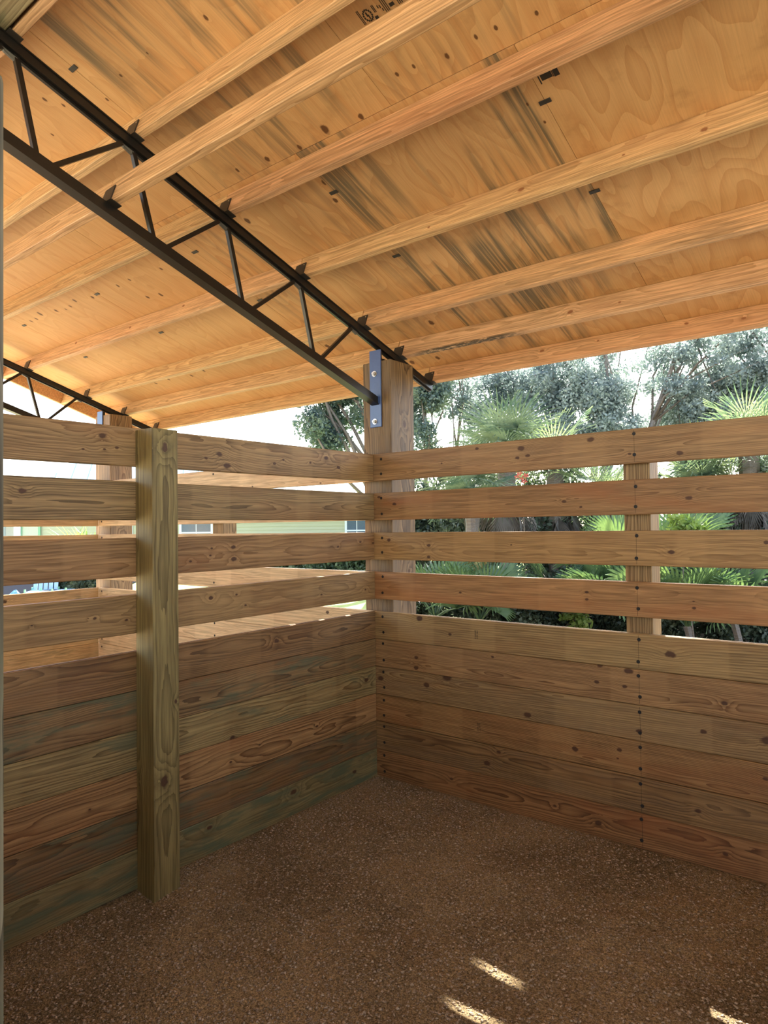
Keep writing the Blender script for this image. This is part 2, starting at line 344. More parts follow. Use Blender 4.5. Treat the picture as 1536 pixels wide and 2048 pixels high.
c = t.mix(1.0, c, t.mix(t.ramp(n3, 0.30, 0.70), (0.48, 0.47, 0.46), (1.45, 1.45, 1.42)), 'MULTIPLY')
SANDM = t.bsdf(c, 0.9, t.math('ADD', n2, n3), 1.0, 0.008, 0.2)
fl = obj('floor', make_floor(), mat=SANDM); tag(fl, 'brown sandy gravel floor of the stall, raked and trodden', kind='structure')

t = NT('yard'); P = t.obj_co(); x, y, z = t.sep(P)
n1 = t.noise(t.vmath('MULTIPLY', P, (0.22, 0.22, 1)), 1.0, 4.0, 0.6); n2 = t.noise(t.vmath('MULTIPLY', P, (9, 9, 9)), 1.0, 4.0, 0.7)
grass = t.mix(n2, (0.14, 0.20, 0.055), (0.36, 0.42, 0.16)); sand = t.mix(n2, (0.46, 0.36, 0.25), (0.66, 0.55, 0.40))
c = t.mix(t.ramp(n1, 0.50, 0.60), sand, grass)
c = t.mix(t.math('MULTIPLY', t.ramp(y, 4.2, 6.0), 1.0), c, grass)
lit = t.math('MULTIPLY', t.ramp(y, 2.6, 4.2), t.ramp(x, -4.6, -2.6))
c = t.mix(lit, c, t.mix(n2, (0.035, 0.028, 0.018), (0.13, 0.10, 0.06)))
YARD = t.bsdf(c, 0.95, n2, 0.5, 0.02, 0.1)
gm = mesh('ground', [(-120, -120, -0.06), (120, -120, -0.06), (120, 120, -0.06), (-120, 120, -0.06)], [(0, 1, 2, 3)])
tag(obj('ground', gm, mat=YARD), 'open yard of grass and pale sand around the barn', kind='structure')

def make_gravel():
    N = 75000
    cx, cy = 2.9173, -3.5885
    x = RNG.uniform(0.02, 2.9, N * 2); y = RNG.uniform(-3.1, -0.02, N * 2)
    d = np.hypot(x - cx, y - cy); keep = RNG.random(N * 2) < np.clip(1.9 / (d + 0.2), 0.2, 1)
    x = x[keep][:N]; y = y[keep][:N]; n = len(x)
    s = 0.0020 + 0.0060 * RNG.random(n) ** 3.2
    base = np.array([(1,0,0),(-1,0,0),(0,1,0),(0,-1,0),(0,0,1),(0,0,-1)], float)
    F = np.array([(0,2,4),(2,1,4),(1,3,4),(3,0,4),(2,0,5),(1,2,5),(3,1,5),(0,3,5)])
    a = RNG.uniform(0, 6.28, n); st = RNG.uniform(0.6, 1.5, (n, 2)); fl_ = RNG.uniform(0.35, 0.8, n)
    bx = base[None, :, 0] * st[:, :1]; by = base[None, :, 1] * st[:, 1:]; bz = base[None, :, 2] * fl_[:, None]
    bx = bx + RNG.normal(0, .18, bx.shape); by = by + RNG.normal(0, .18, by.shape)
    ca, sa = np.cos(a)[:, None], np.sin(a)[:, None]
    v = np.stack([(bx * ca - by * sa) * s[:, None] + x[:, None], (bx * sa + by * ca) * s[:, None] + y[:, None], bz * s[:, None] + (floor_h(x, y) + s * 0.25)[:, None]], -1)
    f = (F[None] + (np.arange(n) * 6)[:, None, None]).reshape(-1, 3)
    return fastmesh('gravel', v.reshape(-1, 3), f)
t = NT('gravel_chip'); gi_ = t.noise(t.vmath('MULTIPLY', t.obj_co(), (90, 90, 20)), 1.0, 2.0, 0.8)
c = t.mix(t.ramp(gi_, 0.30, 0.72), (0.19, 0.130, 0.076), (0.64, 0.51, 0.36))
GRAVM = t.bsdf(c, 0.85, spec=0.25)
tag(obj('gravel', make_gravel(), mat=GRAVM), 'fine brown gravel chips strewn over the stall floor', 'gravel', kind='stuff')

# ------------------------------------------------------------------ board walls
PT_L, PT_D = (0.40, 0.245, 0.120), (0.215, 0.105, 0.042)
screw_me = MB().cyl((0, 0, 0), (0, -1, 0), 0.0095, 0.0012, 10).mesh('screw', SCREW)
BOARDLABEL = {}
def boards(wall, length, knots, rowspec, rotz, seed, screws=(), tilt3=0.0, screw_side=-1, tint=(1.0, 1.0, 0.86)):
    meo = boxmesh('board', (0, -BT/2, 0), (length, BT/2, BH), 0.0032); meo.materials.append(None)
    bm = bmesh.new(); bm.from_mesh(boxmesh('board', (0, -BT/2, 0), (length, BT/2, 0.1832), 0.0030))
    g = bmesh.ops.create_cube(bm, size=1.0)['verts']            # tongue that closes the joint to the board above
    for v in g: v.co = Vector((length / 2 + v.co.x * length, v.co.y * 0.012, 0.1838 + v.co.z * 0.0034))
    mes = bpy.data.meshes.new('board'); bm.to_mesh(mes); bm.free(); mes.materials.append(None)
    for k, zb in enumerate(ZS + ZO):
        kn = [(x, z - zb, r) for (x, z, r) in knots if zb - 0.002 <= z < zb + BH + 0.002]
        sp = rowspec[k] if rowspec else {}
        rr = random.Random(seed * 31 + k)
        q1, q2, q3 = rr.uniform(0.92, 1.08), rr.uniform(0.88, 1.05), rr.uniform(0.96, 1.04)
        l = tuple(a * b * q1 * c_ for a, b, c_ in zip(sp.get('light', PT_L), tint, (1, q3, q3))); d = tuple(a * b * q2 * c_ for a, b, c_ in zip(sp.get('dark', PT_D), tint, (1, q3, q3)))
        m = wood(wall.name + '_wood', l, d, seed * 100 + k, freq=sp.get('freq', rr.uniform(85, 150)), knots=kn, green=sp.get('green', 0.0), grey=sp.get('grey', 0.0), contrast=sp.get('contrast', 1.0), red=sp.get('red', 0.35), bands=sp.get('bands', 0.18), cz=sp.get('cz'), cy=sp.get('cy'), tilt=sp.get('tilt'))
        jit = rr.uniform(-0.0018, 0.0018)
        b = obj('board', mes if k < 6 else meo, wall, (0, 0, 0), None, m)
        if rotz == 0: b.location = (wall_x0[wall.name], BT/2 + jit, zb)
        else: b.location = (wall_x0[wall.name] - BT/2 + jit, -0.0005 + 0.0, zb); b.rotation_euler = (0, (tilt3 if k == 9 else 0.0), rotz)
        for sx in screws:
            for sz in (0.045, 0.152):
                s = obj('screw', screw_me, b, (sx + rr.uniform(-.004, .004), -BT/2, sz + rr.uniform(-.006, .006)))
wall_x0 = {'wall_front_added': 0.0, 'wall_right_added': 3.66, 'wall_back': -0.030, 'wall_left': 0.0, 'wall_back_neighbour': -3.609, 'wall_far': -3.61}
gr = lambda **k: k
specB = [gr(light=(0.36,0.19,0.085), dark=(0.20,0.085,0.033), red=0.6), gr(light=(0.34,0.21,0.095), dark=(0.16,0.085,0.035), grey=0.25, contrast=0.9), gr(light=(0.40,0.225,0.10), dark=(0.22,0.095,0.035), red=0.5, cz=0.09, cy=0.035),
         gr(light=(0.42,0.285,0.145), dark=(0.26,0.145,0.06), grey=0.2), gr(light=(0.47,0.29,0.145), dark=(0.30,0.155,0.065), cy=0.05), gr(light=(0.48,0.335,0.165), dark=(0.27,0.165,0.07), contrast=0.9, cy=0.02, cz=-0.05, freq=70),
         gr(light=(0.50,0.29,0.14), dark=(0.34,0.175,0.07), contrast=0.5, red=0.6), gr(light=(0.50,0.31,0.15), dark=(0.36,0.19,0.075), contrast=0.6), gr(light=(0.42,0.235,0.115), dark=(0.27,0.13,0.055), contrast=0.8, red=0.8, cz=0.07, cy=0.03), gr(light=(0.45,0.28,0.145), dark=(0.27,0.15,0.07), contrast=0.8, grey=0.15)]
specA = [gr(light=(0.30,0.24,0.12), dark=(0.19,0.14,0.06), green=0.75, contrast=0.7), gr(light=(0.31,0.19,0.085), dark=(0.15,0.085,0.035), green=0.62, grey=0.3), gr(light=(0.46,0.28,0.13), dark=(0.28,0.14,0.055), red=0.5, bands=0.2),
         gr(light=(0.40,0.285,0.135), dark=(0.23,0.15,0.06), green=0.30, cz=0.09, cy=0.03), gr(light=(0.34,0.22,0.105), dark=(0.17,0.10,0.045), green=0.50, red=0.5), gr(light=(0.37,0.22,0.10), dark=(0.19,0.10,0.04), grey=0.2, cz=0.1, cy=0.04),
         gr(light=(0.44,0.29,0.145), dark=(0.28,0.165,0.07), contrast=0.6), gr(light=(0.46,0.285,0.145), dark=(0.30,0.16,0.065), contrast=0.8, red=0.5), gr(light=(0.40,0.27,0.14), dark=(0.23,0.15,0.07), cz=0.085, cy=0.025, freq=120), gr(light=(0.45,0.28,0.145), dark=(0.28,0.155,0.07), contrast=0.9)]
wb = empty('wall_back'); tag(wb, 'slatted board wall facing the stall, solid below and gapped above', kind='structure')
boards(wb, 3.65, [(a + 0.030, b, c) for a, b, c in KB], specB, 0, 3, screws=(0.096, 1.792, 3.53))
wl = empty('wall_left'); tag(wl, 'slatted board partition on the left with green tinted lower boards', kind='structure')
boards(wl, 3.66, KA, specA, -math.pi/2, 5, tilt3=0.0065)
wn2 = empty('wall_back_neighbour'); tag(wn2, 'back wall of the neighbouring stall seen through the gaps, its brighter light put into the colour', kind='structure')
kn2 = [(3.609-1.25,2.02,0.012),(3.609-0.5,2.01,0.012),(3.609-0.75,1.42,0.03),(3.609-1.6,1.42,0.03),(3.609-0.45,1.07,0.02),(3.609-1.0,1.05,0.02),(3.609-3.4,1.33,0.02)]
boards(wn2, 3.577, kn2, [gr(light=(0.60,0.49,0.35), dark=(0.46,0.34,0.20), contrast=0.5)] * 10, 0, 8, screws=(0.06, 1.86), tint=(1.35, 1.22, 1.02))  # board colour lightened to carry the brighter light in that stall
wf = empty('wall_far'); tag(wf, 'far side wall of the neighbouring stall behind the left partition', kind='structure')
boards(wf, 3.66, [(0.6,1.33,0.02),(0.9,1.05,0.03)], [gr(light=(0.58,0.47,0.29), dark=(0.44,0.32,0.17), contrast=0.5, green=0.1)] * 10, -math.pi/2, 9, tint=(1.35, 1.22, 1.02))  # lighter wood, tinted further to carry the stall's brighter light
wr = empty('wall_right_added'); tag(wr, 'added slatted board wall cutting light from the right side of the stall, outside the picture', kind='structure')
boards(wr, 3.66, [], None, -math.pi/2, 12)  # unseen side wall, added to reduce light from the right
wq = empty('wall_front_added', (0, -3.345, 0)); tag(wq, 'added slatted board wall between the left partition and the gate post, outside the picture, cutting light', kind='structure')
boards(wq, 1.945, [], None, 0, 13)  # unseen inferred front wall, added to keep light off the lower boards
# pencil line on the back wall over the middle post
for k, b in enumerate([c for c in wb.children if c.name.startswith('board')]):
    obj('pencil_line', boxmesh('pencil_line', (1.7915, -BT/2 - 0.0004, 0.008), (1.7928, -BT/2, BH - 0.008), 0, INK), b)
# ink stamps on boards (small rotated mill marks)
def stamp(name, parent, cx, cz, seed, y=-BT/2 - 0.0004, w_=0.026, h_=0.052, rows=2, side='y', cols=6):
    rr = random.Random(seed); mb = MB()
    for r in range(rows):
        x0 = cx - w_/2 + r * w_ / rows
        zc = cz - h_/2
        for k in range(cols):
            cw = w_ / rows * 0.72; chh = h_ / cols * 0.74; z0 = zc + k * h_ / cols
            strokes = [(0, 0, 1, .22), (0, .78, 1, 1), (0, 0, .22, 1), (.78, 0, 1, 1), (0, .4, 1, .6)]
            for st in rr.sample(strokes, rr.choice((2, 3, 3))):
                mb.box((x0 + st[0]*cw, y, z0 + st[1]*chh), (x0 + st[2]*cw, y + 0.0004, z0 + st[3]*chh))
    return mb.build(name, INK, parent)
cb = {k: b for k, b in enumerate([c for c in wb.children if c.name.startswith('board')])}
ca_ = {k: b for k, b in enumerate([c for c in wl.children if c.name.startswith('board')])}
stamp('ink_stamp', cb[5], 0.822, 1.02 - ZS[5], 1); stamp('ink_stamp', cb[2], 0.829, 0.461 - ZS[2], 2)
stamp('ink_stamp', ca_[3], 0.774, 0.635 - ZS[3], 3); stamp('ink_stamp', ca_[1], 0.775, 0.268 - ZS[1], 4)
for k, z0, z1 in ((3, 0.655, 0.69), (3, 0.592, 0.622), (1, 0.275, 0.312), (1, 0.202, 0.238)):
    obj('ink_dash', boxmesh('ink_dash', (0.582, -BT/2 - 0.0004, z0 - ZS[k]), (0.590, -BT/2, z1 - ZS[k]), 0, INK), ca_[k])

# ------------------------------------------------------------------ posts (local x is up)
def post(name, x0, x1, y0, y1, ztop, label, mat, bev=0.006, zbot=-0.15, group=None):
    L = ztop - zbot
    me = boxmesh(name, (0, -(x1-x0)/2, -(y1-y0)/2), (L, (x1-x0)/2, (y1-y0)/2), bev, mat, 2)
    # local x -> world z, local y -> world x, local z -> world y
    o = obj(name, me); o.matrix_world = Matrix(((0, 1, 0, (x0+x1)/2), (0, 0, 1, (y0+y1)/2), (1, 0, 0, zbot), (0, 0, 0, 1)))
    tag(o, label, 'post', group); return o
def postwood(name, seed, light, dark, knots, **k):
    return wood(name, light, dark, seed, knots=knots, **k)
old1 = dict(light=(0.33, 0.195, 0.095), dark=(0.17, 0.085, 0.035))
post('timber_post', -0.118, 0.125, 0.040, 0.308, 2.83, 'massive rough square timber post behind the corner where both board walls meet',
     wood('old_post', (0.27,0.175,0.085), (0.12,0.070,0.030), 41, 130, [(2.55, 0.02, 0.03), (1.52, 0.05, 0.022)], grey=0.6, cy=0.10, cz=0.02, height=0.27, red=0.1), 0.008)
post('timber_post', -3.735, -3.455, 0.040, 0.285, 2.865, 'rough square timber post carrying the farther truss, seen through the left partition',
     wood('old_post_far', (0.40,0.26,0.135), (0.22,0.13,0.06), 42, 130, [(1.9, 0.0, 0.02)], grey=0.35, cy=0.10, cz=0.02, height=0.27, red=0.3), 0.008)
post('timber_post', 3.51, 3.75, 0.040, 0.308, 2.83, 'rough square timber post at the right end of the back wall, outside the picture',
     wood('old_post_right', **old1, seed=43, freq=130, grey=0.5), 0.008)
ptl, ptd = (0.42, 0.285, 0.130), (0.25, 0.155, 0.060)
post('square_post', 1.689, 1.827, 0.040, 0.185, 2.05, 'light square post behind the middle of the right board wall', wood('post_mid_back', ptl, ptd, 44, 120, [], cy=0.09, height=0.14), 0.004)
post('square_post', -1.815, -1.675, 0.040, 0.185, 2.05, 'pale square post behind the neighbouring stall, glimpsed through one gap', wood('post_mid_nb', ptl, ptd, 45, 120, [], cy=0.09, height=0.14), 0.004)
PG_L, PG_D = (0.33, 0.262, 0.100), (0.13, 0.092, 0.028)
midpost = post('square_post', 0.0015, 0.1415, -1.80, -1.662, 2.158, 'greenish square post standing inside the stall against the left partition',
     wood('post_mid_left', PG_L, PG_D, 46, 125, [(2.22, 0.0, 0.028), (0.66, -0.015, 0.034), (1.02, 0.05, 0.014)], cy=0.060, cz=0.0, height=0.14, red=0.1, tilt=0.004, contrast=0.62, warp=0.022), 0.003)
post('square_post', -3.609, -3.47, -1.80, -1.66, 2.158, 'square post inside the neighbouring stall, hidden behind the left partition', wood('post_mid_far', ptl, ptd, 47, 80, [], cy=0.05, height=0.14), 0.003)
post('gate_post', 1.957, 2.097, -3.385, -3.248, 2.215, 'grey green gate post at the very left edge, close to the camera', wood('gate_post_wood', (0.20,0.18,0.12), (0.11,0.095,0.06), 48, 90, [], green=0.4, cy=0.05, height=0.14), 0.012)
post('timber_post', -0.13, 0.12, -4.0, -3.73, 4.05, 'rough timber post at the near end of the left partition, outside the picture', wood('old_post_front', **old1, seed=49, freq=130, grey=0.5), 0.008)

# ------------------------------------------------------------------ trusses (built at x = 0, plane yz)
def zc(y, z0): return z0 - S * y
def slope_bar(mb, x0, x1, y0, y1, zb, zt):
    vs = [(x0, y0, zc(y0, zb)), (x1, y0, zc(y0, zb)), (x1, y1, zc(y1, zb)), (x0, y1, zc(y1, zb)), (x0, y0, zc(y0, zt)), (x1, y0, zc(y0, zt)), (x1, y1, zc(y1, zt)), (x0, y1, zc(y1, zt))]
    return mb.add(vs, [(0,3,2,1),(4,5,6,7),(0,1,5,4),(1,2,6,5),(2,3,7,6),(3,0,4,7)])
YF, YB = -4.75, 0.70
mb = MB(); slope_bar(mb, -0.025, 0.025, YF, YB, CHORD_BOT + 0.006, CHORD_TOP - 0.006); slope_bar(mb, -0.032, 0.032, YF, YB, CHORD_TOP - 0.006, CHORD_TOP)
slope_bar(mb, -0.006, 0.006, YF, YB, CHORD_BOT - 0.006, CHORD_BOT + 0.006)
top_me = mb.mesh('top_chord', BLACK)
mb = MB(); slope_bar(mb, -0.025, 0.025, YF, 0.028, BOT_C - 0.026, BOT_C + 0.026); slope_bar(mb, -0.031, 0.031, YF, 0.028, BOT_C - 0.030, BOT_C - 0.022)
bot_me = mb.mesh('bottom_chord', BLACK)
TOPN = [-0.19, -0.715, -1.27, -1.835, -2.37, -2.93, -3.49, -4.05]
BOTN = [-0.545, -1.105, -1.66, -2.225, -2.78, -3.34, -3.90]
web_me = []
for i, yb in enumerate(BOTN):
    for yt, s in ((TOPN[i] - 0.0, 1), (TOPN[i+1], -1)):
        p = (0, yb + 0.03 * s, zc(yb, BOT_C) + 0.01); q = (0, yt - 0.025 * s, zc(yt, CHORD_BOT) + 0.01)
        web_me.append(MB().bar(p, q, 0.022, 0.022).mesh('web', BLACK))
weld_me = MB().add([(-.012,-.03,0),(.012,-.03,0),(.012,.03,-.018),(-.012,.03,-.018),(-.006,-.02,-.012),(.006,-.02,-.012),(.006,.02,-.03),(-.006,.02,-.03)], [(0,1,2,3),(4,7,6,5),(0,4,5,1),(1,5,6,2),(2,6,7,3),(3,7,4,0)]).mesh('weld', plain('weld_paint', (0.06, 0.058, 0.055), 0.4))
plate_me = boxmesh('bearing_plate', (-0.049, 0.028, 2.372), (0.049, 0.039, 2.906), 0.002, plain('plate_sky_reflection', (0.05, 0.105, 0.30), 0.25, spec=0.8))  # black plate; its blue sky reflection is put into the base colour
def bolt_mesh():
    mb = MB(); mb.cyl((0, 0, 0), (0, -1, 0), 0.0205, 0.004, 18); mb.cyl((0, -0.004, 0), (0, -1, 0), 0.0135, 0.011, 6); mb.cyl((0, -0.015, 0), (0, -1, 0), 0.0075, 0.010, 10)
    return mb.mesh('bolt', STEEL)
bolt_me = bolt_mesh()
cap_me = MB().box((-0.045, 0.030, 2.832), (0.045, 0.30, 2.840)).box((-0.006, 0.032, 2.838), (0.006, 0.27, 2.862)).box((-0.03, 0.034, 2.838), (0.03, 0.07, 2.905)).mesh('post_cap', BLACK)
# angle clip: local y along slope, z perpendicular; tab on the near side
clip_v = [(-0.045, -0.006, 0), (0.045, -0.006, 0), (0.052, -0.006, 0.084), (-0.028, -0.006, 0.078), (-0.045, 0, 0), (0.045, 0, 0), (0.052, 0, 0.084), (-0.028, 0, 0.078)]
mbc = MB().add(clip_v, [(0,1,2,3),(7,6,5,4),(0,4,5,1),(1,5,6,2),(2,6,7,3),(3,7,4,0)]).box((-0.055, -0.012, -0.004), (0.065, 0.046, 0.0))
clip_me = mbc.mesh('purlin_clip', plain('clip_steel', (0.030, 0.025, 0.022), 0.45))
hole_me = MB().cyl((0.038, -0.006, 0.070), (0, -1, 0), 0.004, 0.0006, 8).mesh('clip_screw', STEEL)
def truss(x, label):
    e = empty('roof_truss', (x, 0, 0)); tag(e, label, 'truss', 'black steel roof trusses')
    obj('top_chord', top_me, e); obj('bottom_chord', bot_me, e)
    for m in web_me: obj('web', m, e)
    for y in TOPN: obj('weld', weld_me, e, (0, y, zc(y, CHORD_BOT) + 0.004))
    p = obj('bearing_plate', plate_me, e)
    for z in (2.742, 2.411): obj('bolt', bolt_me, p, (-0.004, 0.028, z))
    obj('post_cap', cap_me, e)
    for y in YK:
        c = obj('purlin_clip', clip_me, e, (0, y, zc(y, CHORD_TOP) + 0.001), (-PITCH, 0, 0)); obj('clip_screw', hole_me, c)
    yl = -1.945; c = obj('purlin_clip', clip_me, e, (0, yl, zc(yl, BOT_C) + 0.028), (-PITCH, 0, 0))
    return e
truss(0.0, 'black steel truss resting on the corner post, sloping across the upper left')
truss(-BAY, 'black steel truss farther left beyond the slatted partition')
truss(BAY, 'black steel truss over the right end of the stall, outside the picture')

# ------------------------------------------------------------------ purlins
PH = (PLY0 - CHORD_TOP) * CO - 0.002
PUL, PUD = (0.77, 0.50, 0.28), (0.60, 0.335, 0.15)
ORD = {10: 'eave', 9: 'second', 8: 'third', 7: 'fourth', 6: 'fifth', 5: 'sixth', 4: 'seventh', 3: 'eighth', 2: 'ninth', 1: 'tenth', 0: 'eleventh'}
def purlin_mesh(L): return boxmesh('purlin', (0, 0, 0), (L, 0.038, PH), 0.003)
ml, mr = purlin_mesh(-XL - 0.002), purlin_mesh(XR - 0.002)
for k, y in enumerate(YK):
    for side, me, x0 in (('left', ml, XL), ('right', mr, 0.002)):
        kn = [(x - x0, h, r * 0.8) for (x, h, r) in KPUR.get(k, []) if (x < 0) == (side == 'left')]
        rr = random.Random(k * 7 + (side == 'left'))
        extra = {}
        if side == 'right' and k == 9: extra['mold'] = (0.05, 1.1)
        if side == 'right' and k == 8: extra['grey'] = 0.45
        l = tuple(a * rr.uniform(0.94, 1.05) for a in PUL)
        m = wood('purlin_pine', l, PUD, 600 + k * 2 + (side == 'left'), rr.uniform(90, 140), kn, contrast=0.62, knotcol=(0.13, 0.05, 0.022), height=PH, red=0.28, rough=0.6, **extra)
        o = obj('roof_purlin', me, None, (x0, y + 0.001, zc(y, CHORD_TOP) + 0.0015), (-PITCH, 0, 0), m)
        n = ORD[k] + (' purlin up from the eave' if k != 10 else ' purlin along the roof edge')
        tag(o, 'pine %s, on the %s side of the near truss' % (n, side), 'purlin', 'pine roof purlins')
bgm = boxmesh('barge_board', (-0.038, 0, 0), (0, (0.72 + 4.85) / CO, PH), 0.003)
bo = obj('barge_board', bgm, None, None, None, wood('barge_pine', PUL, PUD, 655, 100, [], contrast=0.6, height=PH))
bo.matrix_world = Matrix(((1, 0, 0, XL - 0.002), (0, -CO, SI, 0.70), (0, SI, CO, zc(0.70, CHORD_TOP) + 0.0015), (0, 0, 0, 1)))
tag(bo, 'pine barge board closing the sloping roof edge at the far left', 'barge board')
# lower bracing lying on the bottom chords
yl = -1.945
for side, me, x0 in (('left', ml, XL), ('right', mr, 0.002)):
    o = obj('brace_purlin', me, None, (x0, yl + 0.001, zc(yl, BOT_C) + 0.0295), (-PITCH, 0, 0), wood('brace_pine', PUL, PUD, 640 + len(side), 75, [], contrast=0.75, height=PH, red=0.2, cz=0.07, cy=0.03))
    tag(o, 'low pine brace lying on the bottom chord, %s of the near truss' % side, 'brace')
# grey green treated nailer beside the seventh purlin
hb = boxmesh('nailer_beam', (0, -0.14, 0), (XR - XL - 1.0, -0.001, PH), 0.004, wood('nailer_wood', (0.36,0.32,0.20), (0.24,0.20,0.12), 700, 80, [], green=0.35, height=PH))
tag(obj('nailer_beam', hb, None, (-0.9, YK[4] - 0.008, zc(YK[4], CHORD_TOP) + 0.010), (-PITCH, 0, 0)), 'grey green treated beam in the extreme upper left corner beside a purlin', 'beam')

# ------------------------------------------------------------------ roof deck
YE = 0.72                                      # eave line
def deck_pos(s): return (YE - s * CO, zc(YE, PLY0) + s * SI)
ROW = [0.0, 2.079, 4.459, 5.80]
XLS = XL; XL = XL - 0.04
skin = mesh('ceiling', [(XL, 0.74, zc(0.74, PLY0 + 0.016)), (XR, 0.74, zc(0.74, PLY0 + 0.016)), (XR, -4.85, zc(-4.85, PLY0 + 0.016)), (XL, -4.85, zc(-4.85, PLY0 + 0.016)),
                        (XL, 0.74, zc(0.74, PLY0 + 0.022)), (XR, 0.74, zc(0.74, PLY0 + 0.022)), (XR, -4.85, zc(-4.85, PLY0 + 0.022)), (XL, -4.85, zc(-4.85, PLY0 + 0.022))],
            [(0,1,2,3),(7,6,5,4),(0,4,5,1),(1,5,6,2),(2,6,7,3),(3,7,4,0)])
fs = mesh('roof_front_added', [(XL, -4.86, zc(-4.85, PLY0)), (XR, -4.86, zc(-4.85, PLY0)), (XR, -8.6, zc(-4.85, PLY0) - 3.74 * S), (XL, -8.6, zc(-4.85, PLY0) - 3.74 * S), (XL, -4.86, zc(-4.85, PLY0) + .02), (XR, -4.86, zc(-4.85, PLY0) + .02), (XR, -8.6, zc(-4.85, PLY0) + .02 - 3.74 * S), (XL, -8.6, zc(-4.85, PLY0) + .02 - 3.74 * S)],
            [(0,1,2,3),(7,6,5,4),(0,4,5,1),(1,5,6,2),(2,6,7,3),(3,7,4,0)])
tag(obj('roof_front_added', fs, mat=plywood('pine_plywood_front', 990, (0.70, 0.43, 0.205))), 'added front roof slope behind the camera, cutting the sky light', kind='structure')  # unseen slope added to cut the high sky light in front
ceil = obj('ceiling', skin, mat=plain('roof_sheet', (0.25, 0.25, 0.26), 0.5, metal=0.3))
tag(ceil, 'sloping roof deck of pine plywood panels over the stalls', kind='structure')
PW = 1.188
hclip_me = boxmesh('panel_clip', (-0.011, -0.026, -0.004), (0.011, 0.026, 0.0), 0.0015, CLIPM)
PBASE = (0.70, 0.43, 0.205)
clip_s = {0: [0.35, 0.66, 1.225, 1.79], 1: [2.36, 2.93, 3.5, 4.07], 2: [4.7, 5.3]}
panel_of = {}
for r in range(3):
    x0 = 0.56 - PW * 5 if r != 1 else 1.155 - PW * 5
    xs = [x0 + PW * i for i in range(-1, 11)]
    L = ROW[r+1] - ROW[r] - 0.003
    for i in range(len(xs) - 1):
        a, b = max(xs[i], XL), min(xs[i+1], XR)
        if b - a < 0.05: continue
        kn = [(s - ROW[r], x - a, rad) for (x, s, rad) in KPLY if a < x < b and ROW[r] < s < ROW[r+1]]
        seed = r * 50 + i
        st, fg, dr, rd, bc = 0.15, 0.42, 0.25, 0.35, PBASE
        if r == 0 and abs(a - 0.56) < .1: st, fg, dr, bc = 0.95, 0.4, 0.35, (0.66, 0.41, 0.20)
        if r == 0 and abs(a + 0.628) < .1: st, fg, dr = 0.35, 0.5, 0.25
        if r == 0 and abs(a - 1.748) < .1: st, fg, dr, rd = 0.0, 0.5, 0.5, 0.1
        if r == 1 and abs(a + 0.033) < .1: st, fg, dr = 0.85, 0.3, 0.35
        if r == 1 and abs(a - 1.155) < .1: st, fg, dr = 0.3, 0.45, 0.5
        if a < -0.8: st = 0.06; fg = 0.3; dr = 0.12
        m = plywood('pine_plywood', 900 + seed, bc, kn, st, fg, dr, rd)
        me = boxmesh('plywood_panel', (0, 0.001, 0), (L, b - a - 0.001, 0.012), 0.0008)
        y, z = deck_pos(ROW[r] + 0.0015)
        o = obj('plywood_panel', me, ceil, mat=m)
        # local x up the slope, local y = +X, local z = up normal
        o.matrix_world = Matrix(((0, 1, 0, a), (-CO, 0, SI, y), (SI, 0, CO, z + 0.001), (0, 0, 0, 1)))
        panel_of[(r, i)] = (o, a)
        if b < XR - 0.01:
            for s in clip_s[r]:
                h = obj('panel_clip', hclip_me, o, (s - ROW[r], b - a, -0.0003))
# plywood mill stamp: bars, a ringed mark and a black square, half hidden by the brace
o, a = [v for k, v in panel_of.items() if k[0] == 1 and abs(v[1] - 1.155) < .1][0]
def pb(mb, s, x, ds, dx): mb.box((s - ROW[1] - ds/2, x - a - dx/2, -0.0006), (s - ROW[1] + ds/2, x - a + dx/2, 0))
mb = MB()
for x in (1.285, 1.291, 1.392, 1.400, 1.407, 1.452, 1.459, 1.466): pb(mb, 2.455, x, 0.06, 0.003)
for k in range(14):
    t_ = k / 14 * 6.283; pb(mb, 2.45 + 0.022 * math.cos(t_), 1.318 + 0.017 * math.sin(t_), 0.008, 0.006)
pb(mb, 2.455, 1.316, 0.018, 0.006); pb(mb, 2.443, 1.320, 0.018, 0.005); pb(mb, 2.425, 1.345, 0.016, 0.014); pb(mb, 2.46, 1.350, 0.03, 0.003); pb(mb, 2.46, 1.356, 0.03, 0.003); pb(mb, 2.44, 1.425, 0.014, 0.02)
for x, s in ((1.371, 2.458), (1.380, 2.455), (1.384, 2.44)): pb(mb, s, x, 0.012, 0.004)
mb.build('ink_stamp', INK, o)
o, a = [v for k, v in panel_of.items() if k[0] == 0 and abs(v[1] - 1.748) < .1][0]
mb = MB()
def pb0(s, x, ds, dx): mb.box((s - ds/2, x - a - dx/2, -0.0006), (s + ds/2, x - a + dx/2, 0))
pb0(1.90, 1.800, 0.035, 0.045); pb0(1.895, 1.770, 0.05, 0.005); pb0(1.905, 1.840, 0.055, 0.022); pb0(1.90, 1.826, 0.04, 0.003)
mb.build('ink_stamp', INK, o)

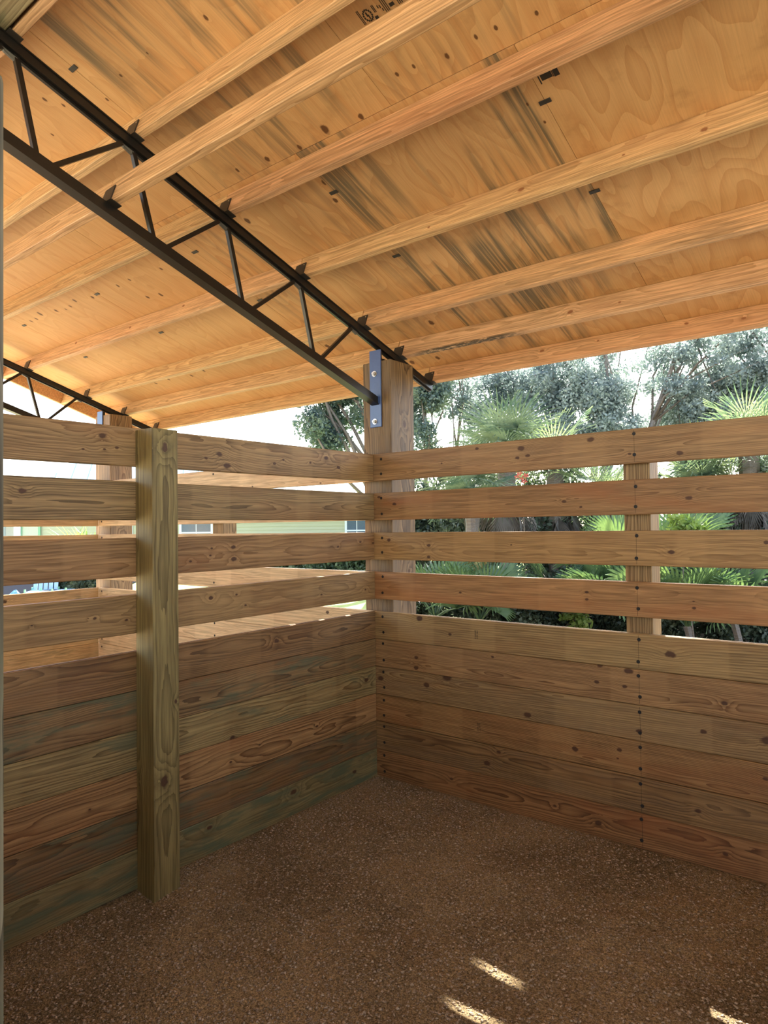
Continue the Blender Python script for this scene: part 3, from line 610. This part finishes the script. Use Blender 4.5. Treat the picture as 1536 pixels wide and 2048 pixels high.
# ------------------------------------------------------------------ foliage helpers
def leaf_mesh(name, pts, size, mat, droop=0.2, elong=1.7):
    n = len(pts); s = size * RNG.uniform(0.6, 1.35, n)
    d = RNG.normal(size=(n, 3)); d[:, 2] -= droop; d /= np.linalg.norm(d, axis=1, keepdims=True)
    e = RNG.normal(size=(n, 3)); e -= d * (e * d).sum(1, keepdims=True); e /= np.linalg.norm(e, axis=1, keepdims=True)
    L = s[:, None] * elong / 2; W = s[:, None] / 2
    v = np.stack([pts - d * L, pts + e * W, pts + d * L, pts - e * W], 1).reshape(-1, 3)
    f = np.arange(n * 4).reshape(n, 4)
    m = fastmesh(name, v, f); m.materials.append(mat); return m
def blob_pts(blobs, n):
    """points filling ellipsoids (cx,cy,cz,rx,ry,rz), denser near the skin"""
    vol = np.array([b[3]*b[4]*b[5] for b in blobs]) ** 0.8; idx = RNG.choice(len(blobs), n, p=vol/vol.sum()); B = np.array(blobs)[idx]
    d = RNG.normal(size=(n, 3)); d /= np.linalg.norm(d, axis=1, keepdims=True); r = RNG.random(n) ** 0.45
    return B[:, :3] + d * B[:, 3:] * r[:, None]
def clump(c, R, nb, rb, flat=0.8):
    out = []
    for _ in range(nb):
        d = RNG.normal(size=3); d /= np.linalg.norm(d); rad = RNG.random() ** 0.5
        q = np.array(c) + d * np.array(R) * rad * 0.85; k = rb * RNG.uniform(0.6, 1.3)
        out.append((*q, k, k, k * flat))
    return out
BARK = wood('bark', (0.24, 0.21, 0.18), (0.11, 0.095, 0.085), 800, 60, [], grey=0.5)
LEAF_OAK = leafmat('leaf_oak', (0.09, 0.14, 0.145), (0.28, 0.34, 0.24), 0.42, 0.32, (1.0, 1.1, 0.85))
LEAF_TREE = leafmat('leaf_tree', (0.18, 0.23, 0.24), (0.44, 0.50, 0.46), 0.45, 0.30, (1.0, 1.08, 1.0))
LEAF_BRUSH = leafmat('leaf_brush', (0.035, 0.055, 0.042), (0.15, 0.19, 0.12), 0.3, 0.35, (1.0, 1.1, 0.8))
LEAF_LIGHT = leafmat('leaf_light', (0.15, 0.24, 0.06), (0.36, 0.46, 0.14), 0.5)
PALM = leafmat('leaf_palm', (0.09, 0.15, 0.105), (0.29, 0.36, 0.22), 0.40, 0.4)
PALMETTO = leafmat('leaf_palmetto', (0.05, 0.105, 0.055), (0.17, 0.26, 0.11), 0.28, 0.4)
DEAD = leafmat('leaf_dead', (0.10, 0.085, 0.075), (0.23, 0.205, 0.18), 0.15, 0.7)
DEADY = leafmat('leaf_dead_yellow', (0.26, 0.21, 0.07), (0.45, 0.40, 0.15), 0.3, 0.7)
def bgp(px, D):
    d = FV * D + RV * ((px - 768) / 1350.57 * D); return CAM[0] + d[0], CAM[1] + d[1]
CAM = np.array([2.9173, -3.5885, 1.6801]); RV = np.array(r_); UV_ = np.array(u_); FV = np.array(f_)
def tree(label, base, top, blobs, nleaf, lsize, mat, branches=6, tr=0.12, group=None, holes=None, cat='tree', name='tree', trunk=True, elong=1.7):
    e = empty(name, (base[0], base[1], -0.06)); tag(e, label, cat, group)
    off = np.array([base[0], base[1], -0.06])
    if trunk:
        mb = MB(); b = Vector((0, 0, 0)); tp = Vector(top) - Vector(off)
        pts = [b.lerp(tp, k / 5) + Vector((random.uniform(-.1, .1), random.uniform(-.1, .1), 0)) * (k > 0) for k in range(6)]
        mb.tube(pts, [tr * (1.15 - 0.16 * k) for k in range(6)], 8)
        mb.build('trunk', BARK, e, True)
        for k in range(branches):
            bl = blobs[int(RNG.integers(len(blobs)))]; q = Vector(bl[:3]) - Vector(off); s = pts[int(RNG.integers(2, 6))]
            mid = s.lerp(q, 0.5) + Vector((random.uniform(-.25, .25), random.uniform(-.25, .25), random.uniform(0, .35)))
            m2 = MB(); m2.tube([s, mid, q, q + (q - mid) * 0.5], [tr * .4, tr * .28, tr * .14, tr * .04], 5); m2.build('branch', BARK, e, True)
    p = blob_pts(blobs, nleaf)
    if holes is not None: p = p[holes(p)]
    obj('foliage', leaf_mesh('foliage', p - off, lsize, mat, elong=elong), e)
    return e

# sun path holes: rays that reach the floor and the board tops in the photograph
sd = np.array(SUN_TO)
SPOTS = [((1.665, -1.30, 0), 0.02), ((1.665, -1.53, 0), 0.025), ((1.648, -1.08, 0), -0.05), ((2.32, -1.05, 0), 0.03), ((2.44, -1.05, 0), 0.05),
         ((-0.02, -0.25, 1.11), 0.06), ((-0.02, -0.50, 1.11), 0.06), ((-0.02, -0.77, 1.11), 0.06), ((-0.02, -0.25, 1.38), 0.05), ((-0.02, -0.50, 1.38), 0.05)]
def open_rays(p):
    keep = np.ones(len(p), bool)
    for c, rad in SPOTS:
        v = p - np.array(c); d = np.linalg.norm(v - (v @ sd)[:, None] * sd, axis=1); keep &= d > rad + 0.115
    return keep

# ------------------------------------------------------------------ trees behind the barn
ox, oy = bgp(770, 17.5)
tree('broad evergreen oak standing behind the corner post', (ox, oy), (ox - 0.3, oy, 5.2), clump((*bgp(668, 18), 5.75), (1.55, 1.5, 2.2), 60, 0.5), 56000, 0.052, LEAF_OAK, 8, 0.16)
def bt(px, D, rx, z, rz, n, lab, nb=34, kb=0.42, leaf=0.048, mat=None, br=9, tr=0.07, lean=0.0, ztop=6.0):
    x, y = bgp(px, D); x2, y2 = bgp(px + lean, D)
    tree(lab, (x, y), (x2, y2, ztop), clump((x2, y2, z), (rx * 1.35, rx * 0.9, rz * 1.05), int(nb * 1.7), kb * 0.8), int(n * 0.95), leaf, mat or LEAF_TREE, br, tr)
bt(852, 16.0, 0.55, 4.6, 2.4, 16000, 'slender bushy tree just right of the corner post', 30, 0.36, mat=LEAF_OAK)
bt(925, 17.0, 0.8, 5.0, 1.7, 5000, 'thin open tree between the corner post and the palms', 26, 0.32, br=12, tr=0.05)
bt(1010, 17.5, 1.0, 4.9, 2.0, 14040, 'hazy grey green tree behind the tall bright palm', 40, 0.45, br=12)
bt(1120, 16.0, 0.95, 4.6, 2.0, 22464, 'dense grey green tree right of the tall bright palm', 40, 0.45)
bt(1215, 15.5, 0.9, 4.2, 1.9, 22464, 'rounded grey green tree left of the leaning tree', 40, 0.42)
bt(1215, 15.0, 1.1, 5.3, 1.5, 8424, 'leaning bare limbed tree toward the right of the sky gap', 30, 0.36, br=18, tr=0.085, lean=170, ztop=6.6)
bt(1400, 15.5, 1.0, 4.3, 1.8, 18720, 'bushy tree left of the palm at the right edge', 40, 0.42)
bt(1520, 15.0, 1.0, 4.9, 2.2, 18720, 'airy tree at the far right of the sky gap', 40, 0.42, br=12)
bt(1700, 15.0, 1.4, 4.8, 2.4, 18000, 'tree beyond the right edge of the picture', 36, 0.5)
# tall overstorey whose crowns shade the barn
for i, (x, y, lab) in enumerate(((-6.6, 13.2, 'tall overstorey tree shading the barn, leftmost'), (-2.4, 13.6, 'tall overstorey tree shading the barn, middle'), (1.9, 13.4, 'tall overstorey tree shading the barn, rightmost'))):
    tree(lab, bgp((745, 1165, 1760)[i], 17.0), (x, y, 14.0), clump((x, y, 14.4), (3.0, 1.8, 3.4), 80, 0.95), 54000, 0.15, LEAF_OAK, 10, 0.085, 'overstorey trees', open_rays)

# ------------------------------------------------------------------ palms
def fan_mesh(name, mat, nseg=28, spread=125, R=0.74, pet=0.50, droop=0.35, width=0.024):
    v = []; f = []
    mb = MB().tube([(0, 0, 0), (pet * .5, 0, 0.03), (pet, 0, 0.0)], [0.013, 0.010, 0.007], 4); v += mb.v; f += mb.f
    for k in range(nseg):
        a = math.radians(-spread + 2 * spread * k / (nseg - 1)); r = R * (0.62 + 0.38 * math.cos(a * 0.62)) * random.uniform(.9, 1.06)
        c, s = math.cos(a), math.sin(a); n = len(v); zlift = 0.10 * abs(s)
        pts = [(0.0, 0.003), (0.45 * r, width * .5), (0.75 * r, width * .42), (r, 0.0)]
        zz = [0, zlift * .5, zlift * .6 - droop * .10, zlift * .4 - droop * .34]
        for (d, w_), z in zip(pts, zz):
            x, y = pet + c * d, s * d
            v.append((x - s * w_, y + c * w_, z + 0.006)); v.append((x + s * w_, y - c * w_, z - 0.006))
        for i in range(3): f.append((n + 2*i, n + 2*i + 1, n + 2*i + 3, n + 2*i + 2))
    return mesh(name, v, f, mat)
FAN = [fan_mesh('frond', PALM) for _ in range(3)]
FANS = [fan_mesh('frond', PALMETTO, 24, 95, 0.5, 0.45, 0.1, 0.030) for _ in range(2)]
FAND = [fan_mesh('dead_frond', DEAD, 20, 38, 0.62, 0.35, 0.1, 0.022), fan_mesh('dead_frond', DEAD, 18, 30, 0.7, 0.3, 0.1, 0.022)]
def place(me, name, parent, az, el, base=(0, 0, 0), sc=1.0, roll=0.0, mat=None):
    o = obj(name, me, parent, mat=mat)
    o.matrix_basis = Matrix.Translation(base) @ Matrix.Rotation(az, 4, 'Z') @ Matrix.Rotation(-el, 4, 'Y') @ Matrix.Rotation(roll, 4, 'X') @ Matrix.Scale(sc, 4)
    return o
def palm(x, y, hz, label, nfr=26, sc=1.0, ndead=12, deadmat=None, tr=0.13, low=-0.35):
    e = empty('cabbage_palm', (x, y, -0.06)); tag(e, label, 'palm', 'cabbage palms behind the right wall')
    mb = MB(); n = 10; mb.tube([(0, 0, hz * k / n) for k in range(n + 1)], [tr * (1.0 + 0.14 * (k % 2)) for k in range(n + 1)], 9); mb.build('trunk', BARK, e)
    for k in range(nfr):
        az = k * 2.39996 + random.uniform(-.2, .2); el = 1.35 - (1.35 - low) * (k / nfr) + random.uniform(-.12, .12)
        place(FAN[k % 3], 'frond', e, az, el, (0, 0, hz), sc * random.uniform(.85, 1.1), random.uniform(-.5, .5))
    for k in range(ndead):
        az = k * 2.39996; place(FAND[k % 2], 'dead_frond', e, az, -1.2 + random.uniform(-.2, .15), (0, 0, hz - 0.25 - 0.3 * random.random()), sc, random.uniform(-.6, .6), deadmat)
    return e
def pp(px, D, hz, lab, **k): palm(*bgp(px, D), hz, lab, **k)
pp(1015, 10.5, 2.85, 'tall cabbage palm with bright upright fans, left of the post in the right wall', nfr=17, sc=0.95)
pp(1112, 11.0, 2.62, 'darker cabbage palm right beside the tall bright one', nfr=14, sc=0.90)
pp(1500, 10.2, 2.85, 'cabbage palm rising over the wall at the right edge', nfr=16, sc=0.92, ndead=14)
pp(945, 9.8, 2.15, 'low yellowing cabbage palm nearest the corner post', nfr=18, sc=0.72, ndead=12, deadmat=DEADY, tr=0.10)
pp(1405, 10.6, 2.25, 'cabbage palm with blue green fans right of the slim post', nfr=20, sc=0.85)
pp(1205, 10.8, 2.05, 'short cabbage palm half hidden left of the slim post', nfr=16, sc=0.75)
pp(1700, 10.5, 2.6, 'cabbage palm beyond the right edge of the picture', nfr=18)
def palmetto(x, y, label, n=12, sc=1.0, z=0.25):
    e = empty('saw_palmetto', (x, y, -0.06)); tag(e, label, 'palmetto', 'saw palmettos at the edge of the brush')
    mb = MB().tube([(0, 0, 0), (0.05, 0, z * .6), (0, 0.03, z)], [0.06, 0.05, 0.05], 6); mb.build('stem', BARK, e)
    for k in range(n):
        place(FANS[k % 2], 'frond', e, k * 2.39996 + random.uniform(-.3, .3), random.uniform(0.35, 1.25), (0, 0, z), sc * random.uniform(.8, 1.15), random.uniform(-.7, .7))
for i, (x, y, lab, sc, z) in enumerate(((-2.05, 3.75, 'bright saw palmetto just right of the corner post', 1.0, 0.55), (-1.55, 4.05, 'saw palmetto second from the corner post', 0.95, 0.5),
        (0.02, 5.1, 'yellow green saw palmetto touching the slim post on its left', 1.0, 0.6), (0.62, 5.4, 'saw palmetto right of the slim post in the lower gap', 1.0, 0.45),
        (1.12, 5.6, 'saw palmetto at the right edge in the lower gap', 1.0, 0.5), (0.25, 6.1, 'taller saw palmetto behind the slim post', 1.2, 1.0), (-0.35, 5.9, 'dark saw palmetto left of the slim post', 1.15, 1.0), (-0.95, 5.2, 'saw palmetto between the palms and the slim post', 1.0, 0.5))):
    palmetto(x, y, lab, 13, sc, z)

# ------------------------------------------------------------------ brush under the palms
k = 0
places = ['below the corner post', 'in front of the low yellow palm', 'under the tall bright palm', 'under the darker palm', 'left of the slim post', 'behind the slim post', 'right of the slim post', 'under the blue green palm', 'near the right edge', 'at the right edge', 'beyond the right edge', 'far beyond the right edge']
for i, (x, y) in enumerate(((-2.6, 4.2), (-2.1, 4.75), (-1.6, 5.0), (-1.05, 5.3), (-0.5, 5.55), (0.0, 5.85), (0.5, 6.1), (0.95, 6.3), (1.4, 6.5), (1.95, 6.8), (2.7, 7.2), (3.6, 7.4))):
    h = random.uniform(1.0, 1.45)
    tree('dark leafy shrub in the brush %s' % places[i], (x, y), (x, y, h * .8), clump((x, y, h * 0.48), (0.5, 0.4, h * 0.48), 22, 0.22), 6500, 0.036, LEAF_BRUSH, 5, 0.02, 'dark brush shrubs', None, 'shrub', 'shrub')
for i, (x, y) in enumerate(((-4.2, 6.6), (-3.0, 6.4), (-1.9, 7.0), (-0.8, 7.6), (0.3, 8.0), (1.4, 8.2), (2.6, 8.4), (4.2, 8.2), (5.6, 8.0))):
    lab = ['behind the corner post', 'behind the low yellow palm', 'behind the tall bright palm', 'behind the darker palm', 'behind the slim post', 'behind the palm at the right edge', 'past the right edge', 'well past the right edge', 'far past the right edge'][i]
    tree('tall dark thicket shrub %s' % lab, (x, y), (x, y, 1.7), clump((x, y, 1.5), (0.85, 0.6, 1.5), 34, 0.36), 13000, 0.05, LEAF_BRUSH, 6, 0.03, 'tall thicket shrubs', None, 'shrub', 'shrub')
for i, (x, y, z, lab) in enumerate(((-0.62, 4.95, 0.42, 'small pale green sapling in the lowest gap left of the slim post'), (0.72, 5.0, 1.62, 'yellow green leafy shoot right of the slim post'), (-2.55, 5.3, 2.6, 'yellow green leafy crown above the wall beside the corner post'))):
    tree(lab, (x, y), (x, y, z), clump((x, y, z), (0.24, 0.2, 0.2), 8, 0.11), 420, 0.05, LEAF_LIGHT, 3, 0.012, None, None, 'sapling', 'sapling', True, 1.4)
# red blossom among the palms
fl_e = empty('red_flower', (-1.35, 4.9, 0)); tag(fl_e, 'small cluster of red blossom between the palms', 'flower')
mb = MB().tube([(0, 0, -0.06), (0.03, 0.02, 1.2), (0, 0, 2.32)], [0.010, 0.008, 0.005], 5); mb.build('stem', BARK, fl_e)
REDM = plain('red_petal', (0.55, 0.07, 0.04), 0.5)
pm = MB()
for k in range(5):
    a = k * 1.2566; pm.add([(0, 0, 0), (0.03*math.cos(a-.4), 0.03*math.sin(a-.4), .015), (0.05*math.cos(a), 0.05*math.sin(a), .02), (0.03*math.cos(a+.4), 0.03*math.sin(a+.4), .015)], [(0, 1, 2, 3)])
pm_me = pm.mesh('petals', REDM)
for dx, dz in ((0, 0), (0.05, 0.04), (-0.05, 0.03), (0.03, -0.04), (-0.02, 0.07)): obj('petals', pm_me, fl_e, (dx, dx * .5, 2.32 + dz), (0.9, dx * 8, 0.3))

# ------------------------------------------------------------------ house across the lawn
HD = FV * 28 + RV * ((500 - 768) / 1350.57 * 28)
hx, hy = CAM[0] + HD[0], CAM[1] + HD[1]
ang = math.atan2(HD[1], HD[0]) - math.pi / 2
house = empty('house', (hx, hy, -0.06), (0, 0, ang)); tag(house, 'pale yellow sided house with a light blue metal hip roof across the lawn', 'house')
t = NT('yellow_siding'); P = t.obj_co(); x, y, z = t.sep(P)
c = t.mix(t.noise(t.vmath('MULTIPLY', P, (2, 2, 9)), 1.0, 2.0), (0.46, 0.47, 0.33), (0.52, 0.53, 0.38)); SIDING = t.bsdf(c, 0.6)
TRIM = plain('white_trim', (0.72, 0.78, 0.86), 0.5, var=0.04); GLASS = plain('window_glass', (0.10, 0.14, 0.20), 0.08, spec=0.8)
ROOFM = plain('blue_metal_roof', (0.24, 0.38, 0.45), 0.45, metal=0.0, var=0.04, scale=3)
EAVE = 2.62
MB().box((-8.4, 0, 0), (7.35, 7.5, EAVE)).build('wall_core', SIDING, house)
for k in range(18):
    z0 = 0.15 + k * 0.14
    MB().add([(-8.42, -0.030, z0), (7.37, -0.030, z0), (7.37, -0.004, z0 + 0.14), (-8.42, -0.004, z0 + 0.14)], [(0, 1, 2, 3)]).add([(-8.42, -0.004, z0), (7.37, -0.004, z0), (7.37, -0.030, z0), (-8.42, -0.030, z0)], [(0, 1, 2, 3)]).build('siding_board', SIDING, house)
for xx in (-8.42, 7.33): MB().box((xx, -0.06, 0), (xx + 0.14, 0.05, EAVE)).build('corner_trim', TRIM, house)
def window(cx, w_, z0, z1):
    f = MB()
    for a, b in (((cx - w_/2 - .09, -.08, z0 - .09), (cx - w_/2, -.02, z1 + .09)), ((cx + w_/2, -.08, z0 - .09), (cx + w_/2 + .09, -.02, z1 + .09)), ((cx - w_/2, -.08, z0 - .09), (cx + w_/2, -.02, z0)), ((cx - w_/2, -.08, z1), (cx + w_/2, -.02, z1 + .09)), ((cx - w_/2, -.07, (z0 + z1)/2 - .03), (cx + w_/2, -.03, (z0 + z1)/2 + .03)),
                 ((cx - .015, -.065, z0), (cx + .015, -.035, z1))): f.box(a, b)
    fr = f.build('window', TRIM, house)
    MB().box((cx - w_/2, -.045, z0), (cx + w_/2, -.035, z1)).build('pane', GLASS, fr)
window((396 - 500) / 1350 * 28, 1.15, 1.0, 2.25); window((715 - 500) / 1350 * 28, 0.85, 1.0, 2.25); window(6.95, 0.5, 0.9, 2.2); window(-5.2, 1.0, 1.0, 2.2)
def hip(x0, x1, y0, y1, zr, xa, xb, name):
    ym = (y0 + y1) / 2
    v = [(x0, y0, EAVE), (x1, y0, EAVE), (x1, y1, EAVE), (x0, y1, EAVE), (xa, ym, zr), (xb, ym, zr), (x0, y0, EAVE - .14), (x1, y0, EAVE - .14), (x1, y1, EAVE - .14), (x0, y1, EAVE - .14)]
    rf = MB().add(v, [(0, 1, 5, 4), (1, 2, 5), (2, 3, 4, 5), (3, 0, 4), (6, 7, 1, 0), (7, 8, 2, 1), (8, 9, 3, 2), (9, 6, 0, 3), (9, 8, 7, 6)]).build(name, ROOFM, house)
    n = int((x1 - x0) / 0.6)
    for k in range(1, n):
        xx = x0 + (x1 - x0) * k / n
        if xx < xa: t_ = (xx - x0) / (xa - x0)
        elif xx > xb: t_ = (x1 - xx) / (x1 - xb)
        else: t_ = 1.0
        if t_ < .08: continue
        MB().bar((xx, y0, EAVE + .012), (xx, y0 + (ym - y0) * t_, EAVE + (zr - EAVE) * t_ + .012), 0.05, 0.04).build('roof_rib', TRIM, rf)
hip(-9.0, 0.4, -0.6, 8.0, 5.95, -6.5, -1.7, 'roof'); hip(-1.0, 8.3, -0.7, 6.6, 4.15, 1.6, 4.6, 'roof')
# open porch on the left end of the house
PX = -10.4
MB().box((-12.6, -0.3, EAVE - 0.05), (-8.9, 5.0, EAVE + 0.18)).build('porch_roof', ROOFM, house)
for xx in (-12.4, -9.55, -8.95): MB().box((xx, -0.2, 0), (xx + 0.24, 0.04, EAVE)).build('porch_column', TRIM, house)
MB().box((-12.5, 2.5, 0), (-8.4, 2.6, EAVE)).build('porch_wall', plain('porch_white', (0.75, 0.78, 0.80), 0.6), house)
for xx in (-12.0, -10.9): 
    f = MB().box((xx, 2.42, 0.9), (xx + 0.7, 2.5, 2.1)).build('porch_window', GLASS, house); MB().box((xx + .32, 2.40, 0.9), (xx + .38, 2.43, 2.1)).box((xx, 2.40, 1.47), (xx + .7, 2.43, 1.53)).build('muntin', TRIM, f)
GREENM = plain('green_frame', (0.22, 0.45, 0.28), 0.5)
d_ = MB().box((-8.75, -0.12, 0), (-8.67, -0.06, 2.05)).box((-8.1, -0.12, 0), (-8.02, -0.06, 2.05)).box((-8.75, -0.12, 1.97), (-8.02, -0.06, 2.05)).box((-8.75, -0.12, 0.8), (-8.02, -0.06, 0.9)).build('screen_door', GREENM, house)
MB().box((-8.67, -0.10, 0.05), (-8.1, -0.08, 1.97)).build('screen', plain('door_screen', (0.52, 0.58, 0.46), 0.7), d_)

def hedge(cx, cy, L, h, ang_, label, n=7000):
    e = empty('hedge', (cx, cy, -0.06), (0, 0, ang_)); tag(e, label, 'hedge')
    p = np.stack([RNG.uniform(-L/2, L/2, n), RNG.uniform(-.4, .4, n), RNG.uniform(0, 1, n) ** .7 * h * (0.85 + 0.15 * np.sin(np.arange(n)))], -1)
    obj('foliage', leaf_mesh('foliage', p, 0.10, LEAF_BRUSH), e)
    mb = MB()
    for k in range(int(L / 0.6)): mb.tube([(-L/2 + .3 + k * .6, 0, 0), (-L/2 + .3 + k * .6, 0.05, h * .7)], [0.02, 0.012], 5)
    mb.build('stems', BARK, e)
a_, b_ = bgp(690, 26.4); hedge(a_, b_, 6.4, 1.05, ang, 'dark clipped hedge along the foot of the yellow house', 9000)
a_, b_ = bgp(178, 16.2); hedge(a_, b_, 1.5, 0.8, ang, 'low dark hedge left of the far timber post')
# fountain grass clump
a_, b_ = bgp(165, 17.5)
fg = empty('fountain_grass', (a_, b_, -0.06)); tag(fg, 'bright green clump of arching grass seen in the upper left gap', 'grass clump')
blade = mesh('blade', [(-.012, 0, 0), (.012, 0, 0), (.014, .25, .7), (-.014, .25, .7), (.010, .55, 1.2), (-.010, .55, 1.2), (0, .9, 1.35)], [(0, 1, 2, 3), (3, 2, 4, 5), (5, 4, 6)], LEAF_LIGHT)
for k in range(90): o = obj('blade', blade, fg, (random.uniform(-.35, .35), random.uniform(-.2, .2), 0), (random.uniform(-.15, .15), 0, random.uniform(0, 6.28))); o.scale = (1.6, random.uniform(.6, 1.1), random.uniform(0.95, 1.45))
x, y = bgp(70, 16.2); sl_me = boxmesh('shaded_deck', (-2.6, -1.9, 0.0), (1.3, 7.0, 0.05), 0.01, plain('deck_shade', (0.016, 0.018, 0.024), 0.9, spec=0.0))
tag(obj('shaded_deck', sl_me, None, (x, y, -0.061), (0, 0, ang)), 'dark deck under the lawn chairs, colour deepened for the shaded ground', 'patio')  # near-black colour holds both the dark deck and the shade on it
# lawn chairs with green frames and pale blue seats
BLUES = plain('blue_seat', (0.35, 0.52, 0.75), 0.5)
def chair(px, D, lab, rot):
    x, y = bgp(px, D); e = empty('lawn_chair', (x, y, -0.011), (0, 0, ang + rot)); tag(e, lab, 'chair', 'lawn chairs')
    for sx in (-.28, .28):
        for sy, lean in ((-.26, -.06), (.26, .10)): MB().bar((sx, sy + lean, 0), (sx, sy, 0.42), .035, .035).build('leg', GREENM, e)
        MB().bar((sx, -.34, 0.60), (sx, .30, 0.58), .05, .03).build('armrest', GREENM, e)
    MB().box((-.28, -.28, .30), (.28, .26, .36)).build('seat', BLUES, e)
    for k in range(5): MB().bar((-.22 + k * .11, .26, .34), (-.22 + k * .11, .42, .95), .085, .02).build('back_slat', BLUES, e)
    MB().bar((-.28, .38, .8), (.28, .38, .8), .03, .05).build('back_rail', GREENM, e)
chair(84, 15.3, 'green framed lawn chair with pale blue seat, left of the pair', 0.0); chair(118, 15.6, 'green framed lawn chair with pale blue seat, right of the pair', -0.2)
x, y = bgp(30, 15.0); tb = empty('tarp_heap', (x, y, -0.011)); tag(tb, 'blue tarp heaped on the ground left of the lawn chairs', 'tarp')
tm = MB(); nn = 12
vv = [(math.cos(a) * r * .55, math.sin(a) * r * .4, max(0, (1 - r) * .42 + (random.uniform(-.04, .05) if r < 1 else 0))) for r in (1, .7, .4, .1) for a in [k / nn * 6.283 for k in range(nn)]]
ff = [(i * nn + k, i * nn + (k + 1) % nn, (i + 1) * nn + (k + 1) % nn, (i + 1) * nn + k) for i in range(3) for k in range(nn)] + [tuple(3 * nn + k for k in range(nn))]
obj('tarp', mesh('tarp', vv, ff, plain('blue_tarp', (0.12, 0.32, 0.75), 0.4)), tb)
